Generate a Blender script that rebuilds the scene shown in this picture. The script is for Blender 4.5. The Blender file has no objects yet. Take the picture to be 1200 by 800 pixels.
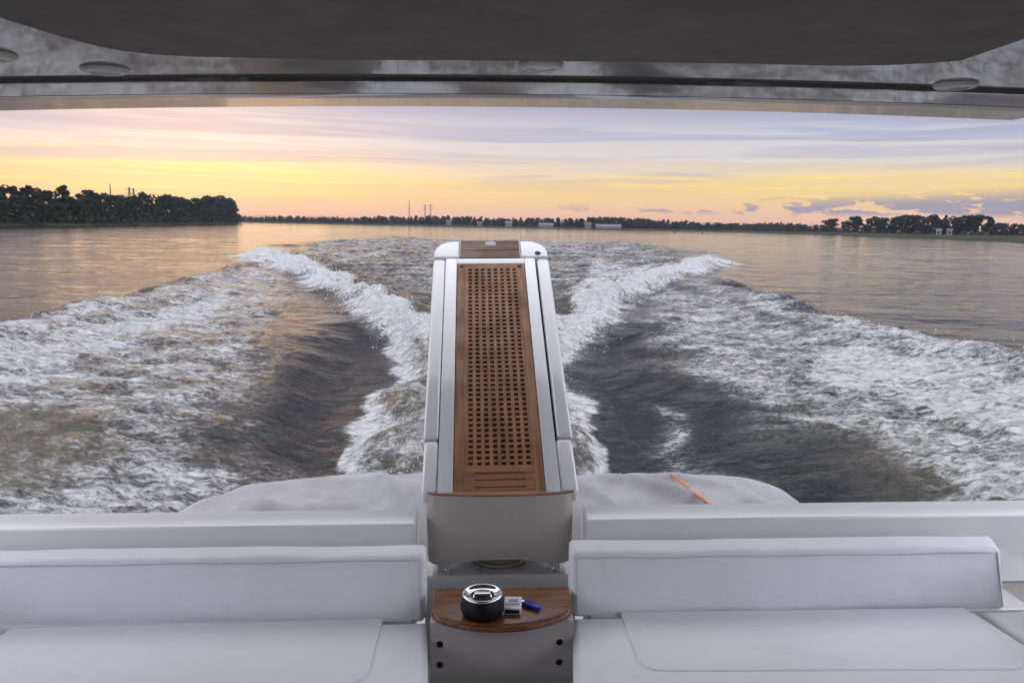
import bpy, bmesh, math, random
import numpy as np
from mathutils import Vector, Matrix

random.seed(7)
rng = np.random.default_rng(7)
sc = bpy.context.scene
col = sc.collection
R = math.radians

# ------------------------------------------------------------------ camera and frames
F = 919.0                      # focal length in pixels of the 1200 x 800 photograph
H = 2.85                       # eye height above the water
PITCH, ROLL = R(8.42), R(1.03)
YAW_BOAT, HEEL = R(2.35), R(-0.92)

cam_rot = Matrix.Rotation(math.pi/2 - PITCH, 4, 'X') @ Matrix.Rotation(ROLL, 4, 'Z')
CAMW = Matrix.Translation((0, 0, H)) @ cam_rot
BOAT = Matrix.Translation((0, 0, H)) @ Matrix.Rotation(YAW_BOAT, 4, 'Z') @ Matrix.Rotation(HEEL, 4, 'Y')

cd = bpy.data.cameras.new('camera'); cam = bpy.data.objects.new('camera', cd); col.objects.link(cam)
cam.matrix_world = CAMW
cd.sensor_width = 36; cd.lens = 36*F/1200; cd.clip_start = 0.05; cd.clip_end = 20000
sc.camera = cam

def ray(u, v):
    return cam_rot.to_3x3() @ Vector(((u-600)/F, (400-v)/F, -1))
RB = BOAT.to_3x3().inverted()
def by(u, v, y):               # boat point seen at a pixel, on the plane y
    d = RB @ ray(u, v); return d*(y/d.y)
def bz(u, v, z):               # boat point seen at a pixel, on the plane z
    d = RB @ ray(u, v); return d*(z/d.z)
def wz(u, v, z=0.0):           # world point on a level plane
    d = ray(u, v); t = (z-H)/d.z
    return Vector((d.x*t, d.y*t, z))
def wd(u, dist):               # world ground direction of a pixel column, at a depth
    d = ray(u, 264); return Vector((d.x/d.y*dist, dist, 0))

# ------------------------------------------------------------------ object helpers
def tag(o, label=None, cat=None, group=None, kind=None):
    if label: o['label'] = label
    if cat: o['category'] = cat
    if group: o['group'] = group
    if kind: o['kind'] = kind
    return o
def link(name, me, mat=None, parent=None, smooth=False):
    o = bpy.data.objects.new(name, me); col.objects.link(o)
    if mat is not None:
        for m in (mat if isinstance(mat, (list, tuple)) else [mat]): me.materials.append(m)
    if smooth:
        me.polygons.foreach_set('use_smooth', [True]*len(me.polygons))
    if parent is not None: o.parent = parent
    return o
def fin(name, bm, mat, parent=None, smooth=False, angle=None):
    bmesh.ops.recalc_face_normals(bm, faces=bm.faces[:])
    me = bpy.data.meshes.new(name); bm.to_mesh(me); bm.free()
    o = link(name, me, mat, parent, smooth or angle is not None)
    if angle is not None:
        me.set_sharp_from_angle(angle=R(angle))
    return o
def empty(name, M):
    o = bpy.data.objects.new(name, None); col.objects.link(o)
    o.empty_display_size = .2; o.matrix_world = M
    return o
def bevel(bm, r, seg=3, edges=None):
    es = edges if edges is not None else bm.edges[:]
    if r > 0: bmesh.ops.bevel(bm, geom=es, offset=r, segments=seg, affect='EDGES', profile=.5, clamp_overlap=True)
def add_hexa(bm, c, r=0, seg=3):     # c: 4 bottom corners then 4 top corners, both in ring order
    b2 = bmesh.new()
    vs = [b2.verts.new(p) for p in c]
    for f in ((0,1,2,3),(7,6,5,4),(0,4,5,1),(1,5,6,2),(2,6,7,3),(3,7,4,0)): b2.faces.new([vs[i] for i in f])
    bmesh.ops.recalc_face_normals(b2, faces=b2.faces[:])
    bevel(b2, r, seg); merge(bm, b2); return bm
def merge(bm, b2, M=None):
    me = bpy.data.meshes.new('tmp'); b2.to_mesh(me); b2.free()
    if M is not None: me.transform(M)
    bm.from_mesh(me); bpy.data.meshes.remove(me)
def add_box(bm, x0, x1, y0, y1, z0, z1, r=0, seg=3):
    return add_hexa(bm, [(x0,y0,z0),(x1,y0,z0),(x1,y1,z0),(x0,y1,z0),(x0,y0,z1),(x1,y0,z1),(x1,y1,z1),(x0,y1,z1)], r, seg)
def add_prism(bm, pts, z0, z1, r=0, seg=3, only=None):
    b2 = bmesh.new()
    lo = [b2.verts.new((p[0], p[1], z0)) for p in pts]; hi = [b2.verts.new((p[0], p[1], z1)) for p in pts]
    n = len(pts)
    b2.faces.new(lo); top = b2.faces.new(hi)
    for i in range(n): b2.faces.new((lo[i], lo[(i+1)%n], hi[(i+1)%n], hi[i]))
    bmesh.ops.recalc_face_normals(b2, faces=b2.faces[:])
    if r: bevel(b2, r, seg, [e for e in b2.edges if abs(e.verts[0].co.z-e.verts[1].co.z) < 1e-9])
    merge(bm, b2); return bm
def add_lathe(bm, prof, n=48, M=None):
    b2 = bmesh.new(); rings = []
    for (r, z) in prof:
        if r < 1e-6: rings.append([b2.verts.new((0,0,z))])
        else: rings.append([b2.verts.new((r*math.cos(2*math.pi*i/n), r*math.sin(2*math.pi*i/n), z)) for i in range(n)])
    for a, b in zip(rings, rings[1:]):
        for i in range(n):
            j = (i+1) % n
            if len(a) == 1 and len(b) == 1: continue
            if len(a) == 1: b2.faces.new((a[0], b[i], b[j]))
            elif len(b) == 1: b2.faces.new((a[i], a[j], b[0]))
            else: b2.faces.new((a[i], a[j], b[j], b[i]))
    bmesh.ops.recalc_face_normals(b2, faces=b2.faces[:])
    merge(bm, b2, M); return bm
def add_tube(bm, pts, rad, n=8):
    pts = [Vector(p) for p in pts]; rings = []
    rr = rad if isinstance(rad, (list, tuple)) else [rad]*len(pts)
    for i, p in enumerate(pts):
        t = (pts[min(i+1, len(pts)-1)] - pts[max(i-1, 0)]).normalized()
        a = t.orthogonal() if i == 0 else (a - t*a.dot(t))
        a.normalize(); b = t.cross(a)
        rings.append([bm.verts.new(p + (a*math.cos(2*math.pi*k/n) + b*math.sin(2*math.pi*k/n))*rr[i]) for k in range(n)])
    for r0, r1 in zip(rings, rings[1:]):
        for k in range(n): bm.faces.new((r0[k], r0[(k+1)%n], r1[(k+1)%n], r1[k]))
    bm.faces.new(rings[0][::-1]); bm.faces.new(rings[-1])
    return bm

# ------------------------------------------------------------------ materials
def lin(r, g, b):
    f = lambda c: c/12.92 if c <= .04045 else ((c+.055)/1.055)**2.4
    return (f(r/255), f(g/255), f(b/255), 1)
class NT:
    def __init__(s, name, world=None):
        if world is None:
            s.m = bpy.data.materials.new(name); s.m.use_nodes = True; s.t = s.m.node_tree
        else: s.m = world; s.t = world.node_tree
        s.t.nodes.clear()
    def n(s, typ, **kw):
        nd = s.t.nodes.new(typ)
        for k, v in kw.items():
            if k.startswith('i_'): nd.inputs[k[2:].replace('_', ' ')].default_value = v
            else: setattr(nd, k, v)
        return nd
    def l(s, a, b): s.t.links.new(a, b)
    def val(s, sock, v):
        if isinstance(v, (int, float)): sock.default_value = v
        elif isinstance(v, tuple): sock.default_value = v
        else: s.l(v, sock)
    def math(s, op, a, b=None, c=None, clamp=False):
        nd = s.n('ShaderNodeMath', operation=op, use_clamp=clamp)
        for i, x in enumerate((a, b, c)):
            if x is not None: s.val(nd.inputs[i], x)
        return nd.outputs[0]
    def mix(s, f, a, b, blend='MIX'):
        nd = s.n('ShaderNodeMix', data_type='RGBA', blend_type=blend)
        s.val(nd.inputs[0], f); s.val(nd.inputs[6], a); s.val(nd.inputs[7], b)
        return nd.outputs[2]
    def sm(s, x, a, b, lo=0.0, hi=1.0):
        nd = s.n('ShaderNodeMapRange', interpolation_type='SMOOTHSTEP')
        s.val(nd.inputs[0], x); s.val(nd.inputs[1], a); s.val(nd.inputs[2], b); s.val(nd.inputs[3], lo); s.val(nd.inputs[4], hi)
        return nd.outputs[0]
    def mapping(s, vec, scale=(1,1,1), loc=(0,0,0), rot=(0,0,0)):
        nd = s.n('ShaderNodeMapping'); s.l(vec, nd.inputs[0])
        nd.inputs[1].default_value = loc; nd.inputs[2].default_value = rot; nd.inputs[3].default_value = scale
        return nd.outputs[0]
    def noise(s, vec, scale, detail=4, rough=.55, dist=0.0, typ='FBM', lac=2.0):
        nd = s.n('ShaderNodeTexNoise', noise_type=typ)
        if vec is not None: s.l(vec, nd.inputs['Vector'])
        nd.inputs['Scale'].default_value = scale; nd.inputs['Detail'].default_value = detail
        nd.inputs['Roughness'].default_value = rough; nd.inputs['Distortion'].default_value = dist
        nd.inputs['Lacunarity'].default_value = lac
        return nd.outputs[0]
    def ramp(s, x, stops, interp='LINEAR'):
        nd = s.n('ShaderNodeValToRGB'); s.val(nd.inputs[0], x); cr = nd.color_ramp; cr.interpolation = interp
        while len(cr.elements) < len(stops): cr.elements.new(.5)
        for e, (p, c) in zip(cr.elements, stops): e.position = p; e.color = c
        return nd.outputs[0]
    def bump(s, h, strength, dist, prev=None):
        nd = s.n('ShaderNodeBump'); s.l(h, nd.inputs['Height'])
        s.val(nd.inputs['Strength'], strength); s.val(nd.inputs['Distance'], dist)
        if prev is not None: s.l(prev, nd.inputs['Normal'])
        return nd.outputs[0]
    def out(s, shader, disp=None):
        o = s.n('ShaderNodeOutputMaterial'); s.l(shader, o.inputs[0]); return s.m
    def pri(s, base, rough, **kw):
        nd = s.n('ShaderNodeBsdfPrincipled')
        s.val(nd.inputs['Base Color'], base); s.val(nd.inputs['Roughness'], rough)
        for k, v in kw.items(): s.val(nd.inputs[k.replace('_', ' ')], v)
        return nd.outputs[0]
    def obj(s): return s.n('ShaderNodeTexCoord').outputs['Object']

def soft_mat(name, c, rough, var=.06, scale=6, bump=.0, bscale=60, coat=0, spec=.5, metal=0.0):
    t = NT(name); co = t.obj()
    n1 = t.noise(co, scale, 5, .6)
    base = t.mix(t.sm(n1, .3, .7), tuple(x*(1-var) for x in c[:3])+(1,), tuple(min(1, x*(1+var)) for x in c[:3])+(1,))
    n2 = t.noise(co, scale*3, 4)
    kw = dict(Specular_IOR_Level=spec, Metallic=metal)
    if coat: kw.update(Coat_Weight=coat, Coat_Roughness=.04)
    if bump: kw['Normal'] = t.bump(t.noise(co, bscale, 4, .6), bump, .004)
    return t.out(t.pri(base, t.sm(n2, .2, .8, rough*.85, rough*1.15), **kw))

def vinyl_mat(name, c):
    t = NT(name); co = t.obj()
    n1 = t.noise(co, 2.2, 4, .6); n3 = t.noise(co, 9, 5, .65)
    base = t.mix(t.sm(n1, .35, .7), tuple(x*.93 for x in c[:3])+(1,), c)
    base = t.mix(t.math('MULTIPLY', t.sm(n3, .56, .75), .22), base, (c[0]*.7, c[1]*.68, c[2]*.62, 1))
    b1 = t.bump(t.noise(t.mapping(co, (1, 2.5, 2.5), rot=(0, 0, .2)), 3.2, 4, .55, .3), .55, .014)
    vor = t.n('ShaderNodeTexVoronoi', feature='F1'); t.l(co, vor.inputs['Vector']); vor.inputs['Scale'].default_value = 520
    b2 = t.bump(vor.outputs['Distance'], .12, .001, b1)
    return t.out(t.pri(base, t.sm(n3, .3, .7, .42, .56), Normal=b2, Specular_IOR_Level=.35))

def teak_mat(name, light, dark, axis='Y', rough=.5, grey=.0, freq=1.0):
    t = NT(name); co = t.obj()
    st = {'X': (1.5, 26, 26), 'Y': (26, 1.5, 26)}[axis]
    g = t.noise(t.mapping(co, tuple(freq*x for x in st)), 2.2, 7, .62, .6)
    blot = t.noise(co, 5, 4, .6)
    c = t.mix(t.sm(g, .3, .7), dark, light)
    c = t.mix(t.math('MULTIPLY', t.sm(blot, .42, .72), .6), c, tuple(x*.55 for x in dark[:3])+(1,))
    if grey: c = t.mix(t.math('MULTIPLY', t.sm(t.noise(co, 9, 5), .3, .75), grey), c, (.23, .19, .16, 1))
    return t.out(t.pri(c, t.sm(blot, .3, .7, rough*.8, rough*1.2), Normal=t.bump(g, .25, .002), Specular_IOR_Level=.4))

M = {}
M['gelcoat'] = soft_mat('gelcoat', (.74, .735, .72, 1), .22, .03, 1.5, coat=.6)
M['gel_roof'] = None
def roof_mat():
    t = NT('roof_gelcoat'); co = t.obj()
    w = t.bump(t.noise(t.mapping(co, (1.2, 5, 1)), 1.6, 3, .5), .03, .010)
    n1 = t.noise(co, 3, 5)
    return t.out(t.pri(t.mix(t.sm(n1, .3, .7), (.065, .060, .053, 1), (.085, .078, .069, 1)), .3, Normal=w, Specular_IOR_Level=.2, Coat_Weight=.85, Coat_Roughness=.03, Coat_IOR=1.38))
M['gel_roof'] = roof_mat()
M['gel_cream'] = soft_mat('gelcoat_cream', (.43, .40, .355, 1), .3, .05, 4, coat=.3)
M['gel_cream_shaded'] = soft_mat('gelcoat_cream_shaded', (.31, .285, .255, 1), .32, .06, 4, coat=.3)  # darker copy of the cream gelcoat: the cabinet's shade put into its colour
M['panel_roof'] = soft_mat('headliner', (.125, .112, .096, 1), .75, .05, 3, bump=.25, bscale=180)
M['vinyl'] = vinyl_mat('white_vinyl', (.79, .795, .81, 1))
M['seam'] = soft_mat('seam_piping', (.55, .55, .57, 1), .55, .06, 20)
M['teak'] = teak_mat('teak_grating', (.36, .165, .066, 1), (.17, .070, .027, 1), 'Y', .55, .14)
M['teak_x'] = teak_mat('teak_cross', (.36, .165, .067, 1), (.19, .078, .030, 1), 'X', .55, .12)
M['teak_grey'] = teak_mat('teak_weathered', (.25, .15, .09, 1), (.10, .058, .036, 1), 'X', .6, .3)
M['varnish'] = teak_mat('teak_varnished', (.27, .105, .034, 1), (.10, .032, .011, 1), 'X', .2, 0, .8)
M['dark'] = soft_mat('dark_gap', (.012, .012, .013, 1), .6)
M['black'] = soft_mat('black_plastic', (.004, .004, .006, 1), .5, .1, 30, spec=.2)
M['chrome'] = soft_mat('chrome', (.82, .82, .84, 1), .08, .02, 20, metal=1.0)
M['paper'] = soft_mat('paper_card', (.75, .75, .76, 1), .4, .03, 60)
M['ink_blue'] = soft_mat('ink_blue', (.03, .03, .12, 1), .4)
M['ink_black'] = soft_mat('ink_black', (.012, .01, .02, 1), .4)
M['blue'] = soft_mat('blue_plastic', (.012, .016, .33, 1), .22, .05, 30)
M['orange'] = soft_mat('orange_paint', (.72, .19, .035, 1), .45, .12, 20)
M['lens'] = soft_mat('lamp_glass', (.32, .33, .34, 1), .12, .08, 40)
M['bezel'] = soft_mat('lamp_bezel', (.45, .44, .40, 1), .35, .05, 20)
M['hull'] = soft_mat('hull_paint', (.7, .7, .69, 1), .25, .03, .8, coat=.4)
M['glass'] = soft_mat('tinted_glass', (.02, .022, .025, 1), .05)
def cover_mat():
    t = NT('cover_canvas'); co = t.obj()
    n1 = t.noise(co, 3, 6, .6); n2 = t.noise(t.mapping(co, (1, .4, 1)), 6, 4)
    c = t.mix(t.sm(n1, .3, .7), (.30, .29, .29, 1), (.40, .39, .39, 1))
    c = t.mix(t.math('MULTIPLY', t.sm(n2, .55, .8), .35), c, (.24, .23, .23, 1))
    b = t.bump(t.noise(t.mapping(co, (2.0, 1, 1), rot=(0, 0, .7)), 3, 5, .6), .5, .02)
    b = t.bump(t.noise(co, 300, 2), .25, .001, b)
    return t.out(t.pri(c, .8, Normal=b, Specular_IOR_Level=.2))
M['cover'] = cover_mat()

# ------------------------------------------------------------------ noise in numpy
def _hash(ix, iy, seed):
    h = (ix.astype(np.uint32)*np.uint32(374761393) + iy.astype(np.uint32)*np.uint32(668265263) + np.uint32(seed*144665 + 1013))
    h = (h ^ (h >> np.uint32(13)))*np.uint32(1274126177); h = h ^ (h >> np.uint32(16))
    return (h & np.uint32(0xffffff)).astype(np.float64)/0xffffff
def vnoise(x, y, seed=0):
    x0 = np.floor(x); y0 = np.floor(y); fx = x-x0; fy = y-y0
    fx = fx*fx*fx*(fx*(fx*6-15)+10); fy = fy*fy*fy*(fy*(fy*6-15)+10)
    ix = x0.astype(np.int64); iy = y0.astype(np.int64)
    a = _hash(ix, iy, seed); b = _hash(ix+1, iy, seed); c = _hash(ix, iy+1, seed); d = _hash(ix+1, iy+1, seed)
    return (a*(1-fx)+b*fx)*(1-fy) + (c*(1-fx)+d*fx)*fy - .5
def fbm(x, y, o, seed=0, g=.5):
    s = 0; a = 1
    for i in range(o):
        s = s + a*vnoise(x*2**i + 17.3*i, y*2**i - 9.1*i, seed+i); a *= g
    return s
def sstep(x, a, b):
    t = np.clip((x-a)/(b-a), 0, 1); return t*t*(3-2*t)
def poly_dist(X, Y, P):        # distance to a polyline, position along it 0..1, side
    L = [0]
    for p, q in zip(P, P[1:]): L.append(L[-1]+math.hypot(q[0]-p[0], q[1]-p[1]))
    best = np.full(X.shape, 1e9); par = np.zeros(X.shape); side = np.zeros(X.shape)
    for i, (p, q) in enumerate(zip(P, P[1:])):
        dx, dy = q[0]-p[0], q[1]-p[1]; l2 = dx*dx+dy*dy
        t = np.clip(((X-p[0])*dx+(Y-p[1])*dy)/l2, 0, 1)
        d = np.hypot(X-p[0]-t*dx, Y-p[1]-t*dy)
        m = d < best
        best[m] = d[m]; par[m] = (L[i]+t[m]*math.sqrt(l2))/L[-1]
        side[m] = np.sign((X[m]-p[0])*dy-(Y[m]-p[1])*dx)     # + right of the direction of travel
    return best, par, side
def poly_in(X, Y, P):          # signed distance, positive inside
    d, _, _ = poly_dist(X, Y, P+[P[0]])
    ins = np.zeros(X.shape, bool); n = len(P)
    for i in range(n):
        x1, y1 = P[i]; x2, y2 = P[(i+1) % n]
        c = ((y1 > Y) != (y2 > Y))
        if y1 != y2: ins ^= c & (X < (x2-x1)*(Y-y1)/(y2-y1)+x1)
    return np.where(ins, d, -d)
def grid_mesh(name, V, nr, nc, wrap=False):
    me = bpy.data.meshes.new(name)
    me.vertices.add(len(V)); me.vertices.foreach_set('co', V.astype(np.float32).ravel())
    i = np.arange(nr-1)[:, None]*nc; j = np.arange(nc if wrap else nc-1)[None, :]
    jn = (j+1) % nc
    q = np.stack([i+j, i+jn, i+nc+jn, i+nc+j], -1).reshape(-1, 4)
    me.loops.add(q.size); me.loops.foreach_set('vertex_index', q.astype(np.int32).ravel())
    me.polygons.add(len(q)); me.polygons.foreach_set('loop_start', np.arange(0, q.size, 4, dtype=np.int32))
    me.update(calc_edges=True); me.validate()
    me.polygons.foreach_set('use_smooth', np.ones(len(me.polygons), bool))
    return me

# ------------------------------------------------------------------ sky and sun
def build_world():
    w = bpy.data.worlds.new('World'); sc.world = w; w.use_nodes = True
    t = NT('w', w)
    d = t.n('ShaderNodeTexCoord').outputs['Generated']
    sp = t.n('ShaderNodeSeparateXYZ'); t.l(d, sp.inputs[0]); x, y, z = sp.outputs
    sky = t.n('ShaderNodeTexSky', sky_type='NISHITA', sun_disc=False)
    sky.sun_elevation = R(4); sky.sun_rotation = R(-22); sky.altitude = 0; sky.dust_density = 3
    zc = t.math('MAXIMUM', z, 0.0)
    n1 = t.noise(t.mapping(d, (1.3, 1.3, 16)), 1.7, 6, .6, .4)
    n1b = t.noise(t.mapping(d, (2.5, 2.5, 60), (3, 1, 2)), 1.6, 5, .6, .3)
    wob = t.math('ADD', t.math('MULTIPLY', t.math('SUBTRACT', n1, .5), .032), t.math('MULTIPLY', t.math('SUBTRACT', n1b, .5), .035))
    zz = t.math('ADD', zc, t.math('MULTIPLY', wob, t.sm(zc, 0.0, .07)))
    st = [(0, (246,182,158)), (.015, (252,199,158)), (.032, (254,213,156)), (.05, (255,225,150)), (.066, (249,226,182)), (.082, (218,210,212)), (.100, (196,198,217)), (.122, (180,187,216)), (.2, (118,127,160))]
    c = t.ramp(t.math('DIVIDE', zz, .2), [(p/.2, lin(*k)) for p, k in st])
    mid = t.mix(t.sm(y, .78, .5), (.095, .105, .155, 1), (3.2, 3.2, 3.45, 1)); c = t.mix(t.sm(zc, .15, .27), c, mid); c = t.mix(t.sm(zc, .42, .7), c, (1.9, 1.92, 2.1, 1))  # invented levels: sides and overhead raised to light the cockpit, aft darkened for water
    # bright streaks between the layers of cloud
    n2 = t.noise(t.mapping(d, (2.4, 2.4, 130), (1.7, .3, .55)), 1.5, 5, .55, .5)
    band = t.math('MULTIPLY', t.sm(zc, .012, .032), t.sm(zc, .085, .055))
    lobe = t.math('ADD', t.sm(x, -.05, -.28, .25, 1), t.sm(x, .25, .5, 0, .9))
    stk = t.math('MULTIPLY', t.math('MULTIPLY', t.sm(n2, .55, .68), band), t.math('MULTIPLY', lobe, .85), clamp=True)
    c = t.mix(stk, c, (1.2, .90, .20, 1))
    glow = t.math('MULTIPLY', t.sm(n2, .6, .74), t.math('MULTIPLY', band, t.sm(t.math('ABSOLUTE', t.math('ADD', x, .36)), .16, .02)))
    c = t.mix(glow, c, (1.5, 1.25, .75, 1))
    # lavender layers above
    n4 = t.noise(t.mapping(d, (1.6, 1.6, 40), (5, 2, 1)), 1.5, 5, .55, .4)
    lay = t.math('MULTIPLY', t.math('MULTIPLY', t.sm(n4, .47, .60), t.sm(zc, .03, .07)), t.sm(zc, .2, .13))
    c = t.mix(t.math('MULTIPLY', lay, .6), c, lin(186, 180, 204))
    n5 = t.noise(t.mapping(d, (1.8, 1.8, 55), (9, 4, 3)), 1.5, 5, .55, .4)
    pale = t.math('MULTIPLY', t.math('MULTIPLY', t.sm(n5, .46, .60), t.sm(zc, .06, .085)), t.sm(zc, .145, .10))
    c = t.mix(t.math('MULTIPLY', pale, .6), c, lin(236, 229, 226))
    # low grey cumulus on the right
    n3 = t.noise(t.mapping(d, (1, 1, 4.2), (.2, 0, .35)), 19, 6, .58, .25)
    top = t.math('MULTIPLY_ADD', x, .045, .022)
    b3 = t.math('MULTIPLY', t.sm(zc, .014, .023), t.sm(t.math('SUBTRACT', zc, top), .008, -.014))
    cov = t.math('MULTIPLY_ADD', t.sm(x, .16, .50), .15, -.085)
    cum = t.math('MULTIPLY', t.sm(t.math('ADD', n3, cov), .485, .545), b3)
    c = t.mix(t.math('MULTIPLY', cum, .9), c, lin(152, 150, 174))
    # slight cool dimming away from the sunset, over the raised side sky
    c = t.mix(t.sm(y, -.4, .55), t.mix(1.0, c, (.85, .88, .98, 1), 'MULTIPLY'), c)
    tot = t.mix(1.0, t.mix(.9, sky.outputs[0], t.mix(1.0, c, (10, 10, 10, 1), 'MULTIPLY')), (1, 1, 1, 1), 'MULTIPLY')
    bg = t.n('ShaderNodeBackground'); t.l(tot, bg.inputs[0]); bg.inputs[1].default_value = .1
    o = t.n('ShaderNodeOutputWorld'); t.l(bg.outputs[0], o.inputs[0])
    sd = bpy.data.lights.new('sun', 'SUN'); so = bpy.data.objects.new('sun', sd); col.objects.link(so)
    sd.energy = .02; sd.angle = R(18); sd.color = (1, .62, .32)
    az, el = R(-22), R(4)
    to = Vector((math.sin(az)*math.cos(el), math.cos(az)*math.cos(el), math.sin(el)))
    so.rotation_euler = to.to_track_quat('Z', 'Y').to_euler()
build_world()

# ------------------------------------------------------------------ river with the wake
def G(pts, z=0.0): return [tuple(wz(u, v, z)[:2]) for u, v in pts]
CREST_L = G([(296,292),(310,296),(345,308),(385,322),(420,338),(450,352),(478,364),(505,374)], .45)
CREST_R = G([(842,300),(815,308),(785,317),(752,328),(722,340),(695,352),(672,364),(650,374)], .45)
OUT_L = G([(-330,500),(-150,440),(0,392),(80,370),(150,350),(210,334),(262,318),(300,306)], .25)
OUT_R = G([(1480,500),(1340,458),(1200,424),(1100,402),(1000,378),(920,356),(860,337),(822,322)], .25)
WASH_L = G([(498,372),(458,388),(464,410),(458,445),(446,485),(430,525),(412,562),(385,620)])
WASH_R = G([(655,372),(668,400),(676,440),(688,490),(704,545),(724,600)])

def build_water():
    import itertools
    r = [3.0]
    while r[-1] < 340: r.append(r[-1]*1.0062)
    while r[-1] < 3000: r.append(r[-1]*1.02)
    r = np.array(r)
    fine = np.radians(np.arange(-37.5, 37.5, .082))
    co = np.radians(np.concatenate([np.arange(37.5, 90, 1.2), np.arange(90, 270, 6), np.arange(270, 322.5, 1.2)]))
    th = np.concatenate([fine, co])
    nr, nc = len(r), len(th)
    rr = r[:, None]; X = (rr*np.sin(th)[None, :]).ravel(); Y = (rr*np.cos(th)[None, :]).ravel()
    RR = np.hypot(X, Y)
    Z = np.zeros_like(X); foam = np.zeros_like(X); murk = np.zeros_like(X); turb = np.zeros_like(X)
    near = (RR < 150) & (Y > -2)
    x, y, d = X[near], Y[near], RR[near]
    z = np.zeros_like(x); f = np.zeros_like(x); mk = np.zeros_like(x); tb = np.zeros_like(x)
    HW = G([(330,322),(440,352),(500,372),(655,372),(720,345),(800,330),(960,392),(1150,470),(1500,640),(1500,900),(-500,900),(-200,600),(80,470),(200,390)])
    zr = -.50*(1-sstep(y, 6.5, 21))*sstep(poly_in(x, y, HW), -.5, 4.0)
    kx = H/(H-zr)                        # where the lowered surface lies along the old level
    X0, Y0 = x, y
    xe, ye = x*kx, y*kx
    wx = xe + .9*fbm(x*.35, y*.35, 4, 11); wy = ye + 1.2*fbm(x*.35, y*.35, 4, 21)
    z = z + zr
    big = fbm(x*.55, y*.4, 4, 31); med = fbm(x*1.6, y*1.2, 4, 41)
    # hollow behind the stern, ring crests that close it
    for P, sg in ((CREST_L, 1), (CREST_R, -1)):
        dd, t, sd = poly_dist(wx, wy, P)
        inner = sd*sg > 0                       # towards the boat
        wdt = .55 + 1.6*(1-t)
        s_in, s_out = wdt*.75, wdt*1.7
        amp = .62*sstep(t, -.02, .10)*(1-.45*sstep(t, .82, 1.0))*(.8+.8*big+.35*med)
        prof = np.where(inner, np.exp(-(dd/s_in)**2), np.exp(-(dd/s_out)**2))
        z += amp*prof
        fi = np.where(inner, np.exp(-(dd/(1.45*s_in))**2), np.exp(-(dd/(.55*s_out))**2))*sstep(t, -.01, .06)
        f = np.maximum(f, 1.0*fi*(1+.7*med))
        mk = np.maximum(mk, np.where(inner, 0, np.exp(-((dd-.5*s_out)/(.8*s_out))**2))*.8)
        tb = np.maximum(tb, prof)
    for P, sg in ((OUT_L, 1), (OUT_R, -1)):
        dd, t, sd = poly_dist(wx, wy, P)
        inner = sd*sg > 0
        w0 = .8+.5*t
        prof = np.where(inner, np.exp(-(dd/(2.0*w0))**2), np.exp(-(dd/(.75*w0))**2))
        amp = .50*(1-.3*t)*sstep(1-t, -.02, .1)*(.9+.6*big)
        z += amp*prof
        # a second, lower ridge outside it
        tb = np.maximum(tb, .5*prof)
        fi = np.where(inner, np.exp(-((dd-.7*w0)/(1.2*w0))**2), 0)*(1-.55*t)
        f = np.maximum(f, .62*fi)
    def field(px, val, soft, what):
        nonlocal f, mk, tb
        P = G(px); s = poly_in(wx, wy, P)
        m = sstep(s, -soft, soft)*val
        if what == 'f': f = np.maximum(f, m)
        elif what == 'm': mk = np.maximum(mk, m)
        elif what == 't': tb = np.maximum(tb, m)
        elif what == '-': f = f*(1-m)
    FL = [(-420,470),(0,404),(100,376),(200,346),(300,316),(335,320),(348,340),(328,372),(312,420),(296,480),(276,540),(240,640),(-300,760)]
    FR = [(782,338),(850,352),(960,388),(1080,416),(1200,438),(1560,540),(1560,760),(1250,700),(1110,605),(1010,560),(900,500),(820,440),(730,375)]
    field(FL, .415, 1.3, 'f'); field(FR, .43, 1.2, 'f')
    field(FL, .75, .8, 't'); field(FR, .75, .8, 't')
    field([(-420,480),(0,418),(90,392),(190,366),(280,338),(270,365),(150,410),(60,465),(-420,560)], .66, 1.0, 'f')
    field([(20,575),(110,545),(210,528),(310,535),(330,600),(280,680),(-260,760),(-140,620)], .60, .9, 'f'); field([(260,480),(330,470),(420,520),(400,640),(260,640)], .30, .8, 'f')
    field([(940,405),(1080,420),(1350,490),(1400,570),(1150,505),(1040,475),(930,430)], .70, .9, 'f')
    field([(1130,505),(1300,530),(1400,640),(1180,600),(1080,560)], .60, .5, 'f')
    field([(-400,520),(0,470),(120,490),(160,540),(60,575),(-300,640)], 1.0, .9, 'm')
    field([(150,430),(260,420),(300,450),(220,480)], .6, 1.0, 'm')
    field([(980,490),(1130,495),(1300,560),(1300,680),(1080,600),(960,545)], .7, .8, 'm')
    field([(880,440),(960,440),(1020,480),(930,500)], .6, .9, 'm')
    field([(-300,500),(20,492),(110,510),(90,545),(-300,590)], .42, .6, '-')
    field([(930,500),(1000,510),(1090,560),(1140,620),(1040,620),(960,560)], .5, .5, '-')
    field([(752,452),(782,462),(868,528),(1000,596),(1010,640),(930,612),(846,556),(786,508)], .45, .7, 'f')
    WASH = WASH_L[1:] + [tuple(wz(724, 640)[:2])] + WASH_R[::-1]
    s = poly_in(wx, wy, WASH); m = sstep(s, -.25, .5)
    f = np.maximum(f, .40*m); tb = np.maximum(tb, .9*m); mk = np.maximum(mk, .75*m); z += .07*m*(1+1.5*med)
    for P in (WASH_L, WASH_R):
        dd, t, sd = poly_dist(wx, wy, P)
        inn = (sd < 0) if P is WASH_L else (sd > 0)
        z -= np.where(inn, .22*np.exp(-(dd/.5)**2), .22*np.exp(-dd/2.4))*sstep(t, .02, .2)
        f = np.maximum(f, .78*np.exp(-(dd/np.where(inn, .36+.8*(1-t)**2, .18+.3*(1-t)**2))**2))
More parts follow.
